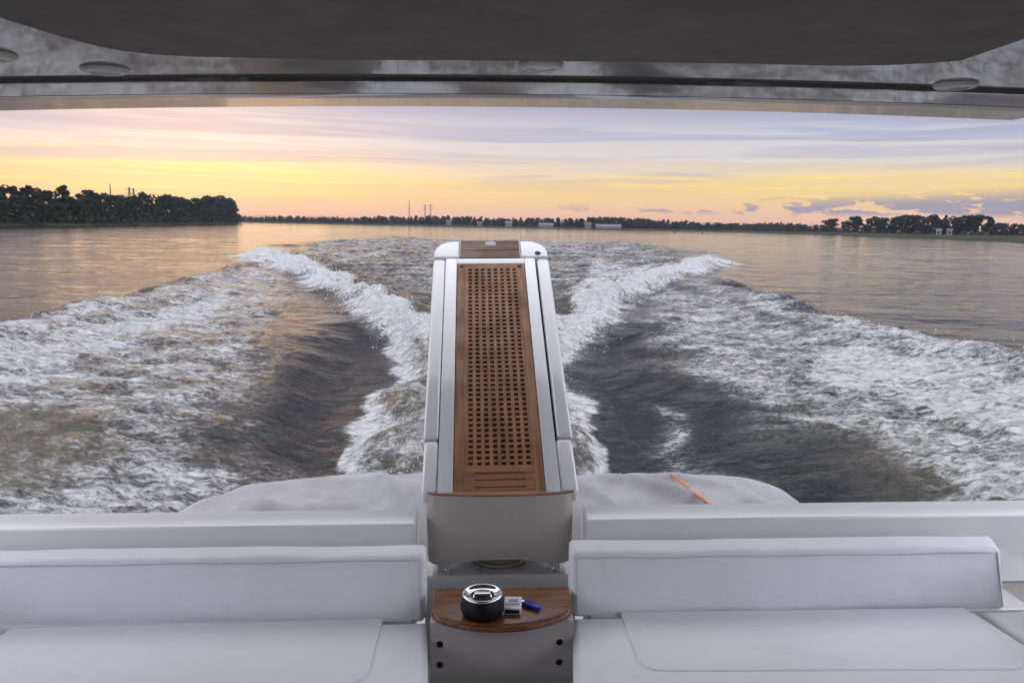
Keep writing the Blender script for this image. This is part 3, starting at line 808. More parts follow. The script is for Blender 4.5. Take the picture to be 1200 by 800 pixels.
# ------------------------------------------------------------------ gangway
def build_gangway():
    y0 = 2.745
    A = by(584.5, 578, y0); sl = R(31)
    ytop = 4.02
    # run of the deck plane in the boat frame
    T = by(574.2, 301, ytop)
    yax = (T-A).normalized()
    xax = Vector((1, 0, 0)); xax = (xax - yax*xax.dot(yax)).normalized(); zax = xax.cross(yax)
    GM = Matrix((xax, yax, zax)).transposed().to_4x4()
    base = BOAT @ Matrix.Translation(A) @ GM
    root = empty('gangway', base); tag(root, 'raised white boarding gangway with teak grating walkway on a turntable base', 'gangway')
    inv = GM.to_3x3().inverted()
    def loc(u, v):              # pixel on the gangway's top plane -> (w, s)
        d = RB @ ray(u, v); k = A.dot(zax)/d.dot(zax); q = inv @ (d*k - A); return q.x, q.y
    LEN = loc(574, 302)[1]
    wl0, wr0 = loc(495.5, 515)[0], loc(672, 515)[0]
    hw = (wr0-wl0)/2; cx = (wr0+wl0)/2
    s515 = loc(584, 514)[1]
    rail = .062
    g = .001
    xl, xr = cx-hw, cx+hw
    # centre deck panel (white) with a rectangular well for the grating
    tl, tr = loc(531.5, 540)[0], loc(637.5, 540)[0]
    tw0, tw1 = loc(536, 309)[0], loc(613.5, 309)[0]
    tl, tr = (tl+tw0)/2, (tr+tw1)/2
    sT = loc(574, 309)[1]
    b = bmesh.new(); T_ = -.075
    pl, pr = xl+rail+.0009, xr-rail-.0095
    add_box(b, pl, tl-.002, 0, LEN-.004, T_, 0, .004, 2)
    add_box(b, tr+.002, pr, 0, LEN-.004, T_, 0, .004, 2)
    add_box(b, tl-.0015, tr+.0015, sT+.003, LEN-.0045, T_, -.0006, .003, 2)
    fin('deck_panel', b, M['gelcoat'], root, angle=40)
    # side rails and the lower side cheeks
    for (a0, a1) in ((xl, xl+rail), (xr-rail, xr)):
        b = bmesh.new(); add_box(b, a0, a1, s515+.006, LEN-.010, -.13, .002, .016, 4)
        fin('side_rail', b, M['gelcoat'], root, angle=45)
        b = bmesh.new(); add_box(b, a0+(.004 if a0 == xl else -.0085), a1-(.004 if a0 != xl else 0), .004, s515, -.07, -.002, .016, 4)
        fin('side_cheek', b, M['gelcoat'], root, angle=45)
        b = bmesh.new(); add_box(b, a0+.008, a1-.006, s515-.02, s515+.03, -.14, -.008)
        fin('joint_seal', b, M['gel_cream'], root)
    b = bmesh.new(); add_box(b, xl+.03, xr-.03, .02, LEN+.02, -.12, T_-.002)
    fin('understructure', b, M['dark'], root)
    # teak grating: stiles and bars around square holes
    c0, c1 = loc(549.0, 541)[0], loc(622.5, 541)[0]
    s0, s1 = loc(585, 543.6)[1], loc(575, 314.2)[1]
    ncol, nrow = 8, 45
    b = bmesh.new(); px = (c1-c0)/(ncol-.45); hole = px*.55; bar = px-hole
    for i in range(ncol+1):
        x1_ = c0 + i*px; x0_ = x1_-bar
        if i == 0: x0_ = tl+.036
        if i == ncol: x1_ = tr-.036
        if i < ncol+1: add_box(b, x0_, x1_, s0-.004, s1+.004, -.022, -.004)
    py = (s1-s0)/(nrow-.45); hy = py*.55
    for j in range(nrow+1):
        e0 = s0 + j*py - (py-hy); e1 = s0 + j*py
        if j == 0: e0 = s0-.004
        if j == nrow: e1 = s1+.004
        for i in range(ncol): add_box(b, c0+i*px+.0002, c0+i*px+hole-.0002, e0, e1, -.021, -.0046)
    gr = fin('grating', b, M['teak'], root)
    b = bmesh.new()
    add_box(b, tl, tl+.0355, .006, sT, -.024, -.003, .0015, 1); add_box(b, tr-.0355, tr, .006, sT, -.024, -.003, .0015, 1)
    fin('side_plank', b, M['teak'], gr)
    b = bmesh.new()
    add_box(b, tl+.036, tr-.036, s1+.0045, sT, -.024, -.0035, .0012, 1)
    fin('end_board', b, M['teak_x'], gr)
    b = bmesh.new()
    ss = [loc(585, v)[1] for v in (553, 561, 569.5)]
    edges = [.006]+[s for s in sorted(ss)]+[s0-.0045]
    sa, sb = tl+.036+.045, tr-.036-.035
    for a, c_ in zip(edges, edges[1:]):
        lo = a + (.003 if a != edges[0] else 0); hi = c_ - (.003 if c_ != edges[-1] else 0)
        add_box(b, tl+.036, tr-.036, lo, hi, -.024, -.0035)
    for s_ in ss:
        add_box(b, tl+.036, sa, s_-.003, s_+.003, -.024, -.0038); add_box(b, sb, tr-.036, s_-.003, s_+.003, -.024, -.0038)
    fin('slotted_board', b, M['teak_x'], gr)
    for u in (541, 608.5):
        x, s = loc(u, 311.5); b = bmesh.new(); add_box(b, x-.008, x+.008, s-.010, s+.008, -.003, -.0005, .002, 1); fin('grating_clip', b, M['black'], gr)
    # rounded cap at the outer end
    LC = .155; rc = .105
    def capx(a0, a1, ra, rb, z0, z1, name, m, n=10, bev=.012, s0=LEN+.006, s1=LEN+LC):
        pts = [(a0, s0), (a1, s0)]
        if rb: pts += [(a1-rb+rb*math.cos(t), s1-rb+rb*math.sin(t)) for t in np.linspace(0, math.pi/2, n)]
        else: pts += [(a1, s1)]
        if ra: pts += [(a0+ra-ra*math.sin(t), s1-ra+ra*math.cos(t)) for t in np.linspace(0, math.pi/2, n)]
        else: pts += [(a0, s1)]
        b = bmesh.new(); add_prism(b, pts, z0, z1, bev, 4); return fin(name, b, m, root, angle=45)
    ca, cb = loc(540, 292)[0], loc(608, 292)[0]
    capx(xl+.002, ca-.007, rc, 0, -.12, .001, 'end_cap', M['gelcoat']); capx(cb+.007, xr-.002, 0, rc, -.12, .001, 'end_cap', M['gelcoat'])
    b = bmesh.new()
    add_box(b, ca-.0065, ca-.002, LEN+.004, LEN+LC+.001, -.1, .0008)
    fin('trim_strip', b, M['gel_cream'], root)
    b = bmesh.new(); add_box(b, cb+.002, cb+.0065, LEN+.004, LEN+LC+.001, -.1, .0008)
    fin('trim_strip', b, M['gel_cream'], root)
    b = bmesh.new(); npl = 7; w = (LC+.006)/npl
    for k in range(npl): add_box(b, ca-.001, cb+.001, LEN+.004+k*w+.0012, LEN+.004+(k+1)*w-.0012, -.022, -.001-.0006*(k % 3), .001, 1)
    tp = fin('tread_planks', b, M['teak_grey'], root)
    b = bmesh.new(); add_box(b, ca+.002, cb-.002, LEN+.003, LEN+LC, -.11, -.023); fin('tread_backing', b, M['dark'], root)
    lx, ls = loc(574.5, 281.8); ls = LEN+LC-.028
    b = bmesh.new(); add_lathe(b, [(0, .0025), (.020, .0025), (.028, .0015), (.030, -.002)], 32)
    for v in b.verts: v.co = Vector((v.co.x+lx, v.co.y*.8+ls, v.co.z))
    fin('courtesy_light', b, M['lens'], tp, smooth=True)
    x, s = loc(630, 297); b = bmesh.new(); add_lathe(b, [(0, .004), (.013, .004), (.016, 0)], 20)
    for v in b.verts: v.co = Vector((v.co.x+x, v.co.y+s, v.co.z+.002))
    fin('socket', b, M['dark'], root, smooth=True)
    # head housing: upright block that carries the gangway, slightly bowed front
    zb = by(586, 661, y0).z - A.z
    RI = GM.to_3x3().inverted()
    def upright(b):             # boat-axes offsets from A -> gangway local
        for v in b.verts: v.co = RI @ v.co
        return b
    xa, xb = by(498.5, 600, y0).x-A.x, by(673, 600, y0).x-A.x
    b = bmesh.new(); nx, nz = 28, 12; F0 = []; Bk = []
    for j in range(nz+1):
        a = j/nz; row = []; rowb = []
        for i in range(nx+1):
            t = i/nx; k = 2*t-1
            ins = .006*(1-a)
            x = (xa+ins)*(1-t) + (xb-ins)*t
            low = zb + .024*math.exp(-(k/.62)**4) + .002
            z = low*(1-a) + (-.004)*a
            y = -.020*(1-k*k) + .035*(abs(k)**14) - .004*math.sin(math.pi*a)
            row.append(b.verts.new((x, y, z))); rowb.append(b.verts.new((x, .46, z if a < .5 else min(z, .0)+.0)))
        F0.append(row); Bk.append(rowb)
    for j in range(nz):
        for i in range(nx):
            b.faces.new((F0[j][i], F0[j][i+1], F0[j+1][i+1], F0[j+1][i])); b.faces.new((Bk[j][i+1], Bk[j][i], Bk[j+1][i], Bk[j+1][i+1]))
        b.faces.new((F0[j][0], F0[j+1][0], Bk[j+1][0], Bk[j][0])); b.faces.new((F0[j][nx], Bk[j][nx], Bk[j+1][nx], F0[j+1][nx]))
    for i in range(nx):
        b.faces.new((F0[0][i], Bk[0][i], Bk[0][i+1], F0[0][i+1])); b.faces.new((F0[nz][i], F0[nz][i+1], Bk[nz][i+1], Bk[nz][i]))
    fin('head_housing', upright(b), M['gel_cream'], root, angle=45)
    # teak lip along the top of the housing
    b = bmesh.new(); pts = [(xa+.002, .03), (xb-.002, .03)]
    for i in range(21):
        k = 1-2*i/20; pts.append((xb*(.5+k/2)+xa*(.5-k/2)*1.0, -.024*(1-k*k)+.012*abs(k)**8))
    add_prism(b, pts, -.0035, .0035, .001, 1)
    fin('teak_lip', upright(b), M['teak_x'], root)
    # turntable rings
    zl = -1.292 - A.z
    b = bmesh.new()
    add_lathe(b, [(0, 0), (.108, 0), (.113, .003), (.113, .008), (.109, .011), (.098, .0112), (.098, .0135), (.106, .014), (.108, .017), (.107, .021), (.103, .023), (.094, .0235), (.094, .026), (.102, .027), (.103, .031), (.099, .034), (.07, .035), (.07, .055), (0, .055)], 64, Matrix.Translation((.006, bz(585, 674, -1.292).y+.126-A.y, zl+.001)) @ Matrix.Diagonal((1.0, 1.0, 1.35, 1)))
    fin('turntable', upright(b), M['gel_cream'], root, angle=30)
    for (u0, u1) in ((512, 527), (645, 657)):
        p0, p1 = by(u0, 662, y0), by(u1, 662, y0)
        b = bmesh.new(); add_box(b, p0.x-A.x, p1.x-A.x, .03, .09, zl+.002, zl+.042, .004, 2)
        h = fin('latch', upright(b), M['seam'], root, angle=40)
        b = bmesh.new()
        add_tube(b, [((p0.x+p1.x)/2-A.x-.011+.022*k/6, .024, zl+.010+.018*math.sin(math.pi*k/6)) for k in range(7)], .0035, 6)
        fin('latch_hook', upright(b), M['chrome'], h, smooth=True)
build_gangway()

# ------------------------------------------------------------------ covered tender on the stern platform
def build_cover():
    zt = by(575, 556, 4.25).z
    xl, xr = by(140, 590, 3.95).x, by(1000, 585, 3.95).x
    ya, yb_ = 3.52, 4.62
    n, m = 150, 70; zb = -2.058
    u = np.linspace(-1, 1, n); w = np.linspace(-1, 1, m)
    U, Wv = np.meshgrid(u, w)
    # plan: rounded ends
    Xp = (xl+xr)/2 + (xr-xl)/2*np.sign(U)*np.abs(U)**.9
    ylen = (1-np.abs(U)**5*.45)
    Yp = (ya+yb_)/2 + (yb_-ya)/2*Wv*ylen
    e = np.clip(1-np.abs(U)**5, 0, 1)**.42*np.clip(1-np.abs(Wv)**4.5, 0, 1)**.5
    sag = .030*np.cos(U*6.5+.6)*np.exp(-((Wv-.2)/.8)**2) - .05*np.exp(-(U/.18)**2)
    hgt = (zt-zb)*e + sag*e
    wr = .034*fbm(Xp*2.2+.9*Yp, Yp*2.4-1.2*Xp, 4, 3) + .026*np.sin((Xp*1.1+Yp*2.4)*7+4*fbm(Xp*1.5, Yp*1.5, 3, 6))*sstep(fbm(Xp*1.2, Yp*1.2, 2, 4), -.05, .25)*e
    fold = 0
    for (ax, ay, bx_, b_y, a, s) in ((.55, 4.35, 1.25, 3.7, .030, .045), (.40, 4.3, .75, 3.6, .024, .04), (.75, 4.3, 1.55, 3.95, .02, .05), (-1.5, 4.2, -.9, 3.7, .018, .06), (-.6, 4.3, -.4, 3.6, .02, .05)):
        dd, t, _ = poly_dist(Xp, Yp, [(ax, ay), (bx_, b_y)]); fold = fold + 2.4*a*np.exp(-(dd/(.8*s))**2)*np.sin(np.pi*np.clip(t, 0.02, .98))
    Zp = zb + hgt + (wr+fold)*np.clip(e*1.5, 0, 1)
    cx, cy = (xl+xr)/2, (ya+yb_)/2
    me = grid_mesh('boat_cover', np.stack([(Xp-cx).ravel(), (Yp-cy).ravel(), (Zp-zb).ravel()], -1), m, n)
    o = link('boat_cover', me, M['cover']); o.matrix_world = BOAT @ Matrix.Translation((cx, cy, zb))
    tag(o, 'wrinkled grey canvas cover stretched over the stern platform behind the gangway', 'boat cover')
    def top(x, y):
        i = np.argmin((Xp-x)**2+(Yp-y)**2); return Zp.ravel()[i]
    pts = []
    for k in range(9):
        a = k/8; p = bz(786.5+(829-786.5)*a, 557.5+(592-557.5)*a, zt+.012); pts.append(p)
    zz = max(top(p.x, p.y)-p.z for p in pts)
    c = pts[4].copy()
    b = bmesh.new(); add_tube(b, [pts[0]-c, pts[8]-c], [.0065, .0075], 10)
    s = fin('stick', b, M['orange'], None, smooth=True); s.matrix_world = BOAT @ Matrix.Translation(c + Vector((0, 0, max(zz, -.02)*.6)))
    tag(s, 'thin orange stick lying across the grey boat cover', 'stick')
build_cover()

# ------------------------------------------------------------------ banks
def earth_mat(name, a, b, s=.08):
    t = NT(name); co = t.obj()
    n1 = t.noise(t.mapping(co, (1, 1, 4)), s, 8, .65); n2 = t.noise(co, s*9, 5, .6)
    c = t.mix(t.sm(n1, .35, .65), a, b); c = t.mix(t.math('MULTIPLY', t.sm(n2, .5, .8), .5), c, (.05, .04, .025, 1))
    return t.out(t.pri(c, .95, Specular_IOR_Level=.1, Normal=t.bump(n2, 1, .6)))
M['meadow'] = earth_mat('meadow', (.022, .027, .013, 1), (.042, .044, .022, 1))
def land(name, shore, back, hfun, mat):
    # shore: list of world points; rows go inland towards "back"
    S = []
    for a, b in zip(shore, shore[1:]):
        k = max(2, int((Vector(b)-Vector(a)).length/12))
        for i in range(k): S.append(Vector(a).lerp(Vector(b), i/k))
    S.append(Vector(shore[-1]))
    offs = [-2, 0, 1.5, 4, 8, 14, 22, 34, 50, 75, 110, 160, 240, 400, 700, 1200, 1900]
    nr, nc = len(offs), len(S); V = np.zeros((nr, nc, 3))
    for j, p in enumerate(S):
        d = (Vector(back(p))-p); D = d.length; d.normalize()
        jit = 2.5*float(fbm(np.array([p.x*.05]), np.array([p.y*.05]), 4, 3)[0])*3
        for i, o_ in enumerate(offs):
            o2 = min(o_, D)
            q = p + d*(o2+jit); z = -.6 if i == 0 else hfun(o2, p)
            V[i, j] = (q.x, q.y, z + (0 if i < 2 else .5*float(fbm(np.array([q.x*.07]), np.array([q.y*.07]), 3, 8)[0])))
    me = grid_mesh(name, V.reshape(-1, 3), nr, nc)
    o = link(name, me, mat); tag(o, kind='structure'); return o
U2 = lambda u, d: tuple(wd(u, d)[:2])
SHL = [(-140, -250), (-150, 60), U2(0, 232), U2(70, 268), U2(140, 312), U2(200, 400), U2(245, 520), U2(284, 680), (-330, 760), (-600, 800)]
def hL(o, p):
    k = sstep(np.array([p.y]), 250, 700)[0]
    return float(np.interp(o, [0, 2, 8, 20, 60, 160, 2000], [0, .5, 1.2, 1.8, 3+4*k, 5+5*k, 8+4*k]))
land('left_bank', SHL, lambda p: (-1900, 350), hL, M['meadow'])
SHR = [(160, -250), (165, 100), U2(1200, 262), U2(1130, 320), U2(1050, 405), U2(960, 560), U2(880, 740), U2(800, 830), U2(700, 800), U2(600, 850), U2(500, 965), U2(400, 990), U2(300, 1080), U2(200, 1150), (-800, 1260)]
def hR(o, p):
    return float(np.interp(o, [0, 2, 8, 30, 150, 400, 2000], [0, .5, 1.1, 1.5, 1.9, 2.4, 3.0]))
land('right_bank', SHR, lambda p: (p.x*1.4+700, 2750) if p.y > 500 else (2300, p.y*2+400), hR, M['meadow'])

# ------------------------------------------------------------------ trees
def leaf_mat(name, a, b):
    t = NT(name); co = t.obj()
    n = t.noise(co, .6, 4, .6)
    oi = t.n('ShaderNodeObjectInfo').outputs['Random']
    c = t.mix(t.sm(n, .35, .65), a, b)
    c = t.mix(1.0, c, t.ramp(oi, [(0, (.75, .8, .8, 1)), (1, (1.15, 1.1, 1.0, 1))]), 'MULTIPLY')
    return t.out(t.pri(c, .8, Specular_IOR_Level=.15))
M['leaf'] = leaf_mat('leaves', (.018, .024, .017, 1), (.034, .043, .024, 1))
M['bark'] = soft_mat('bark', (.06, .048, .038, 1), .9, .2, 2)
def tree_proto(kind, seed):
    """unit tree: height 1; returns (crown mesh, trunk mesh)"""
    r_ = random.Random(seed)
    V, Fc = [], []
    clumps = []
    if kind == 'round':
        for k in range(26):
            th = r_.random()*6.28; rr = .30*math.sqrt(r_.random()); zz = r_.uniform(.12, .90)
            wid = math.sqrt(max(.25, 1-((zz-.5)/.48)**2))
            clumps.append((rr*wid*math.cos(th), rr*wid*math.sin(th), zz, r_.uniform(.085, .15)))
    elif kind == 'tall':
        for k in range(24):
            th = r_.random()*6.28; zz = r_.uniform(.18, .95); rr = .19*math.sqrt(r_.random())*(1.15-zz*.75)
            clumps.append((rr*math.cos(th), rr*math.sin(th), zz, r_.uniform(.06, .11)))
    elif kind == 'fir':
        for k in range(30):
            zz = .12+.86*(k/29); rr = .20*(1-zz)**.85*r_.uniform(.6, 1.1); th = r_.random()*6.28
            clumps.append((rr*math.cos(th), rr*math.sin(th), zz, .022+.09*(1-zz)))
    else:  # bush
        for k in range(18):
            th = r_.random()*6.28; rr = .55*math.sqrt(r_.random()); zz = r_.uniform(.08, .75)
            clumps.append((rr*math.cos(th), rr*math.sin(th), zz, r_.uniform(.16, .26)))
    for (cx, cy, cz, cr) in clumps:
        for k in range(62):
            d = Vector((r_.gauss(0, 1), r_.gauss(0, 1), r_.gauss(0, 1))).normalized()*cr*r_.uniform(.55, 1.08)
            p = Vector((cx, cy, cz)) + Vector((d.x, d.y, d.z*.8))
            s = r_.uniform(.022, .050)*(1.5 if kind == 'bush' else 1)
            a = Vector((r_.gauss(0, 1), r_.gauss(0, 1), r_.gauss(0, .7))).normalized(); b = a.orthogonal().normalized()
            b.rotate(Matrix.Rotation(r_.random()*6.28, 3, a)); c = a.cross(b)
            i0 = len(V)
            V.extend([p+b*s, p+c*s*.8, p-b*s, p-c*s*.8]); Fc.append((i0, i0+1, i0+2, i0+3))
    cm = bpy.data.meshes.new('crown'); cm.from_pydata(V, [], Fc); cm.materials.append(M['leaf'])
    b = bmesh.new()
    add_tube(b, [(0, 0, -.03), (.004, .002, .15), (-.004, .004, .4), (.003, 0, .75)], [.022, .017, .012, .004], 7)
    for k in range(6):
        cx, cy, cz, cr = r_.choice(clumps)
        z0 = r_.uniform(.12, .5); add_tube(b, [(0, 0, z0), (cx*.5, cy*.5, (z0+cz)/2-.02), (cx, cy, max(cz, z0+.03))], [.009, .006, .003], 5)
    tm = bpy.data.meshes.new('trunk'); b.to_mesh(tm); b.free(); tm.materials.append(M['bark'])
    return cm, tm
PROTO = {k: [tree_proto(k, 31*i+s_) for i in range(n)] for k, n, s_ in (("round", 5, 1), ("tall", 4, 2), ("fir", 3, 3), ("bush", 4, 4))}
ntree = [0]
def tree(kind, x, y, z, h, label, group, wide=1.0, name=None):
    cm, tm = random.choice(PROTO[kind])
    nm = name or {'round': 'broadleaf_tree', 'tall': 'tall_tree', 'fir': 'fir_tree', 'bush': 'bush'}[kind]
    o = bpy.data.objects.new(nm, None); col.objects.link(o)
    o.location = (x, y, z); o.scale = (h*wide, h*wide, h); o.rotation_euler = (0, 0, random.random()*6.28)
    tag(o, label, 'bush' if kind == 'bush' else 'tree', group)
    for n_, me in (('crown', cm), ('trunk', tm)):
        c = bpy.data.objects.new(n_, me); col.objects.link(c); c.parent = o
    ntree[0] += 1
    return o

random.seed(21)
# wooded headland on the left: target skyline (pixel column -> top row)
SKY_L = ([-120,-40,0,20,45,60,70,95,105,120,131,150,165,178,200,225,240,248,262,270,276,282], [214,216,217,220,218,224,219,220,226,229,227,229,226,227,229,231,233,231,230,236,243,253])
def vh(u): return 253.5+.018*u
gl = 'trees of the wooded headland'
for row, (off, step, frac) in enumerate(((5, 9.5, .62), (16, 8.5, .85), (30, 6.8, 1.0))):
    u = -95.0
    while u < 283:
        d0 = float(np.interp(u, [-100, 0, 70, 140, 200, 245, 284], [205, 232, 268, 312, 400, 520, 680]))
        pw = F/(d0)*6.0
        d = d0 + off*random.uniform(.85, 1.2)*(1+.0*u)
        uu = u + random.uniform(-.3, .3)*pw
        if uu < 283 - row*2.5:
            vt = np.interp(uu, *SKY_L) + random.uniform(-1.0, 1.2) + random.uniform(0, 2.2)*(row < 2)
            top = (vh(uu)-vt)/F*d + H
            p = wd(uu, d); g = hL(off, Vector((p.x, p.y, 0)))-.2
            h = max(3.5, (top-g)*(frac*random.uniform(.9, 1.06) if row < 2 else random.uniform(.98, 1.03)))
            tree(random.choice(('round', 'round', 'round', 'tall')), p.x, p.y, g, h, 'dark leafy tree in the closed wood on the left headland', gl, random.uniform(.85, 1.15) if row < 2 else random.uniform(1.1, 1.45))
        u += pw*random.uniform(.75, 1.15)*(1 if row else 1.05)
for (u, d, vt, wide, lab) in ((250, 640, 229.5, 1.25, 'broad round-crowned tree standing above the others near the tip of the left headland'),
                              (266, 665, 232, 1.0, 'rounded tree just right of the broad crowned one at the tip of the left headland'),
                              (281.5, 690, 252, 1.2, 'lowest outermost tree where the left headland meets the water')):
    p = wd(u, d); g = hL(14, Vector((p.x, p.y, 0)))-.3; top = (vh(u)-vt)/F*d+H
    tree('round', p.x, p.y, g, top-g, lab, gl, wide)

# tree line of the far shore
gf = 'trees along the far shore'
SKY_F = ([285,300,330,360,380,420,450,480,520,545,570,600,630,660,690,715,740,770,800,830,860,885,910,935], [254.2,254,253.6,253.8,254.3,254.6,253.6,254,253,253.4,255,256,255,256.4,255.4,254.6,256,257.6,259,261,262,262.5,260.5,263])
def dF(u): return float(np.interp(u, [200, 300, 400, 500, 600, 700, 800, 880, 960, 1050, 1130, 1200], [1150, 1080, 990, 965, 850, 800, 830, 740, 560, 405, 320, 262]))
for off, fr in ((48, .86), (75, 1.0)):
    u = 286.0
    while u < 945:
        d = dF(u) + off + random.uniform(-8, 8) + (40 if u > 860 else 0)
        vt = np.interp(u, *SKY_F) + random.uniform(-.9, .9); top = (vh(u)-vt)/F*d + H; p = wd(u, d)
        h = max(4, (top-1.2)*fr)
        tree(random.choice(('round', 'round', 'tall', 'fir')), p.x, p.y, 1.1, h, 'small dark tree in the unbroken line along the far shore', gf, random.uniform(1.2, 1.75))
        u += random.uniform(5.2, 9.0)
# broken row on the right bank
gr_ = 'trees in the broken row above the right bank meadow'
RIGHT = [(948,264.5,.9,'bush'),(956,263.5,1.0,'round'),(968,257.5,1.15,'round'),(976,256.2,1.1,'round'),(990,259.5,.9,'round'),(999,253.6,1.0,'round'),(1006,254.2,.9,'tall'),(1018,255.2,1.0,'round'),(1027,254.2,1.0,'tall'),(1035,255.2,1.0,'round'),(1047,253.6,1.1,'round'),(1057,252.3,1.2,'tall'),(1066,251.8,1.1,'round'),(1076,253.2,1.2,'tall'),(1086,253.8,1.1,'round'),(1093,252.6,1.1,'tall'),(1103,256.8,1.0,'round'),(1108,253.4,.9,'fir'),(1118,253.6,1.1,'round'),(1125,255.2,1.0,'tall'),(1133,253.2,1.1,'tall'),(1141,253.2,1.2,'tall'),(1147,252.4,1.1,'tall'),(1159,254.2,1.0,'tall'),(1166,261.0,1.1,'round'),(1176,261.5,1.2,'round'),(1187,262.5,1.2,'round'),(1199,263,1.2,'round'),(1211,262,1.2,'round'),(1225,260,1.2,'round')]
for (u, vt, w, k) in RIGHT:
    d = float(np.interp(u, [940, 1000, 1100, 1230], [720, 620, 520, 500])) + random.uniform(-15, 15)
    p = wd(u, d); top = (vh(u)-vt)/F*d + H
    lab = 'dark tree in the broken row above the right bank meadow'
    g_ = gr_
    if u in (968, 976): lab = 'bushy tree of the isolated pair left of the tall row on the right bank'
    elif u in (948, 956): lab = 'low bush at the left end of the tree row on the right bank'
    elif u >= 1166: lab = 'lower rounded tree right of the tall trees at the right edge of the river'
    tree(k, p.x, p.y, 1.6, top-1.6, lab, g_, w*(1.2 if k == 'round' else 1.5))

# scrub and distant woods that read as one mass
def mass(name, spots, label, mat=M['leaf']):
    V, Fc = [], []
    for (x, y, z, w, h) in spots:
        for k in range(70):
            a = random.random()*6.28; rr = math.sqrt(random.random())*w
            p = Vector((x+rr*math.cos(a), y+rr*math.sin(a), z+h*random.random()*(1-.5*(rr/w)**2)))
            s = random.uniform(.25, .6)*min(1.5, .4+h*.12)
            n_ = Vector((random.gauss(0, 1), random.gauss(0, 1), random.gauss(0, 1))).normalized(); b = n_.orthogonal().normalized(); c = n_.cross(b)
            i0 = len(V); V.extend([p+b*s, p+c*s, p-b*s, p-c*s]); Fc.append((i0, i0+1, i0+2, i0+3))
    me = bpy.data.meshes.new(name); me.from_pydata(V, [], Fc)
    tag(link(name, me, mat), label, 'undergrowth', kind='stuff')
sp = []
u = -100.0
while u < 282:
    d0 = float(np.interp(u, [-100, 0, 70, 140, 200, 245, 284], [205, 232, 268, 312, 400, 520, 680]))
    for o_ in (6, 14, 22):
        p = wd(u + random.uniform(-3, 3), d0+o_); sp.append((p.x, p.y, 1.0, 3.2, random.uniform(4, 7.5)))
    u += F/d0*3.6
mass('undergrowth', sp, 'dense dark undergrowth beneath the trees of the left headland')
sp = []
u = 284.0
while u < 1240:
    d0 = dF(min(u, 1199)) + 55 if u < 940 else float(np.interp(u, [940, 1000, 1100, 1230], [730, 630, 530, 510]))
    for o_ in (0, 22):
        p = wd(u + random.uniform(-2, 2), d0+o_); sp.append((p.x, p.y, 1.2, 5, random.uniform(5.5, 9) if u < 940 else random.uniform(2, 5.5)))
    u += F/d0*4.2
mass('far_scrub', sp, 'low dark scrub under the tree lines of the far shore and right bank')
sp = []
for u in np.arange(280, 1300, 2.6):
    d = 1350 + random.uniform(0, 250); p = wd(u, d); sp.append((p.x, p.y, 2, 9, random.uniform(10, 14)))
mass('far_wood', sp, 'distant bluish wood behind the far shore tree line')

# ------------------------------------------------------------------ masts, houses, buoys
M['steel'] = soft_mat('mast_steel', (.10, .09, .09, 1), .6)
def mast(u, d, vt, arms, label, w=.055):
    p = wd(u, d); h = (vh(u)-vt)/F*d + H - 2
    b = bmesh.new(); hw = h*w
    for sx in (-1, 1):
        for sy in (-1, 1): add_tube(b, [(sx*hw, sy*hw, 0), (sx*hw*.22, sy*hw*.22, h)], .10+h*.004, 4)
    n = 9
    for k in range(n):
        z0, z1 = h*k/n, h*(k+1)/n; a0, a1 = hw*(1-.78*k/n), hw*(1-.78*(k+1)/n)
        for sy in (-1, 1):
            add_tube(b, [(-a0, sy*a0, z0), (a1, sy*a1, z1)], .07, 4); add_tube(b, [(a0, sy*a0, z0), (-a1, sy*a1, z1)], .07, 4)
            add_tube(b, [(sy*a0, -a0, z0), (sy*a1, a1, z1)], .07, 4)
    root = empty('lattice_mast', Matrix.Translation((p.x, p.y, 2))); tag(root, label, 'mast')
    fin('lattice_body', b, M['steel'], root)
    for f in arms:
        b = bmesh.new(); L = h*.16
        add_tube(b, [(-L, 0, h*f), (0, 0, h*f+h*.02), (L, 0, h*f)], .18, 4); add_tube(b, [(-L, 0, h*f), (L, 0, h*f)], .14, 4)
        fin('cross_arm', b, M['steel'], root)
mast(479.5, 1250, 235.5, (), 'slim lone mast left of the twin pylons above the far shore trees', .022)
mast(498, 1250, 240, (.78, .9), 'left one of the twin lattice pylons above the far shore trees')
mast(504.5, 1270, 240, (.78, .9), 'right one of the twin lattice pylons above the far shore trees')
mast(131.5, 800, 217, (), 'slim mast rising behind the wooded left headland', .022)
mast(153.5, 800, 220.5, (.8, .93), 'left one of the two pylons rising behind the left headland wood')
mast(158.5, 815, 222, (.8, .93), 'right one of the two pylons rising behind the left headland wood')

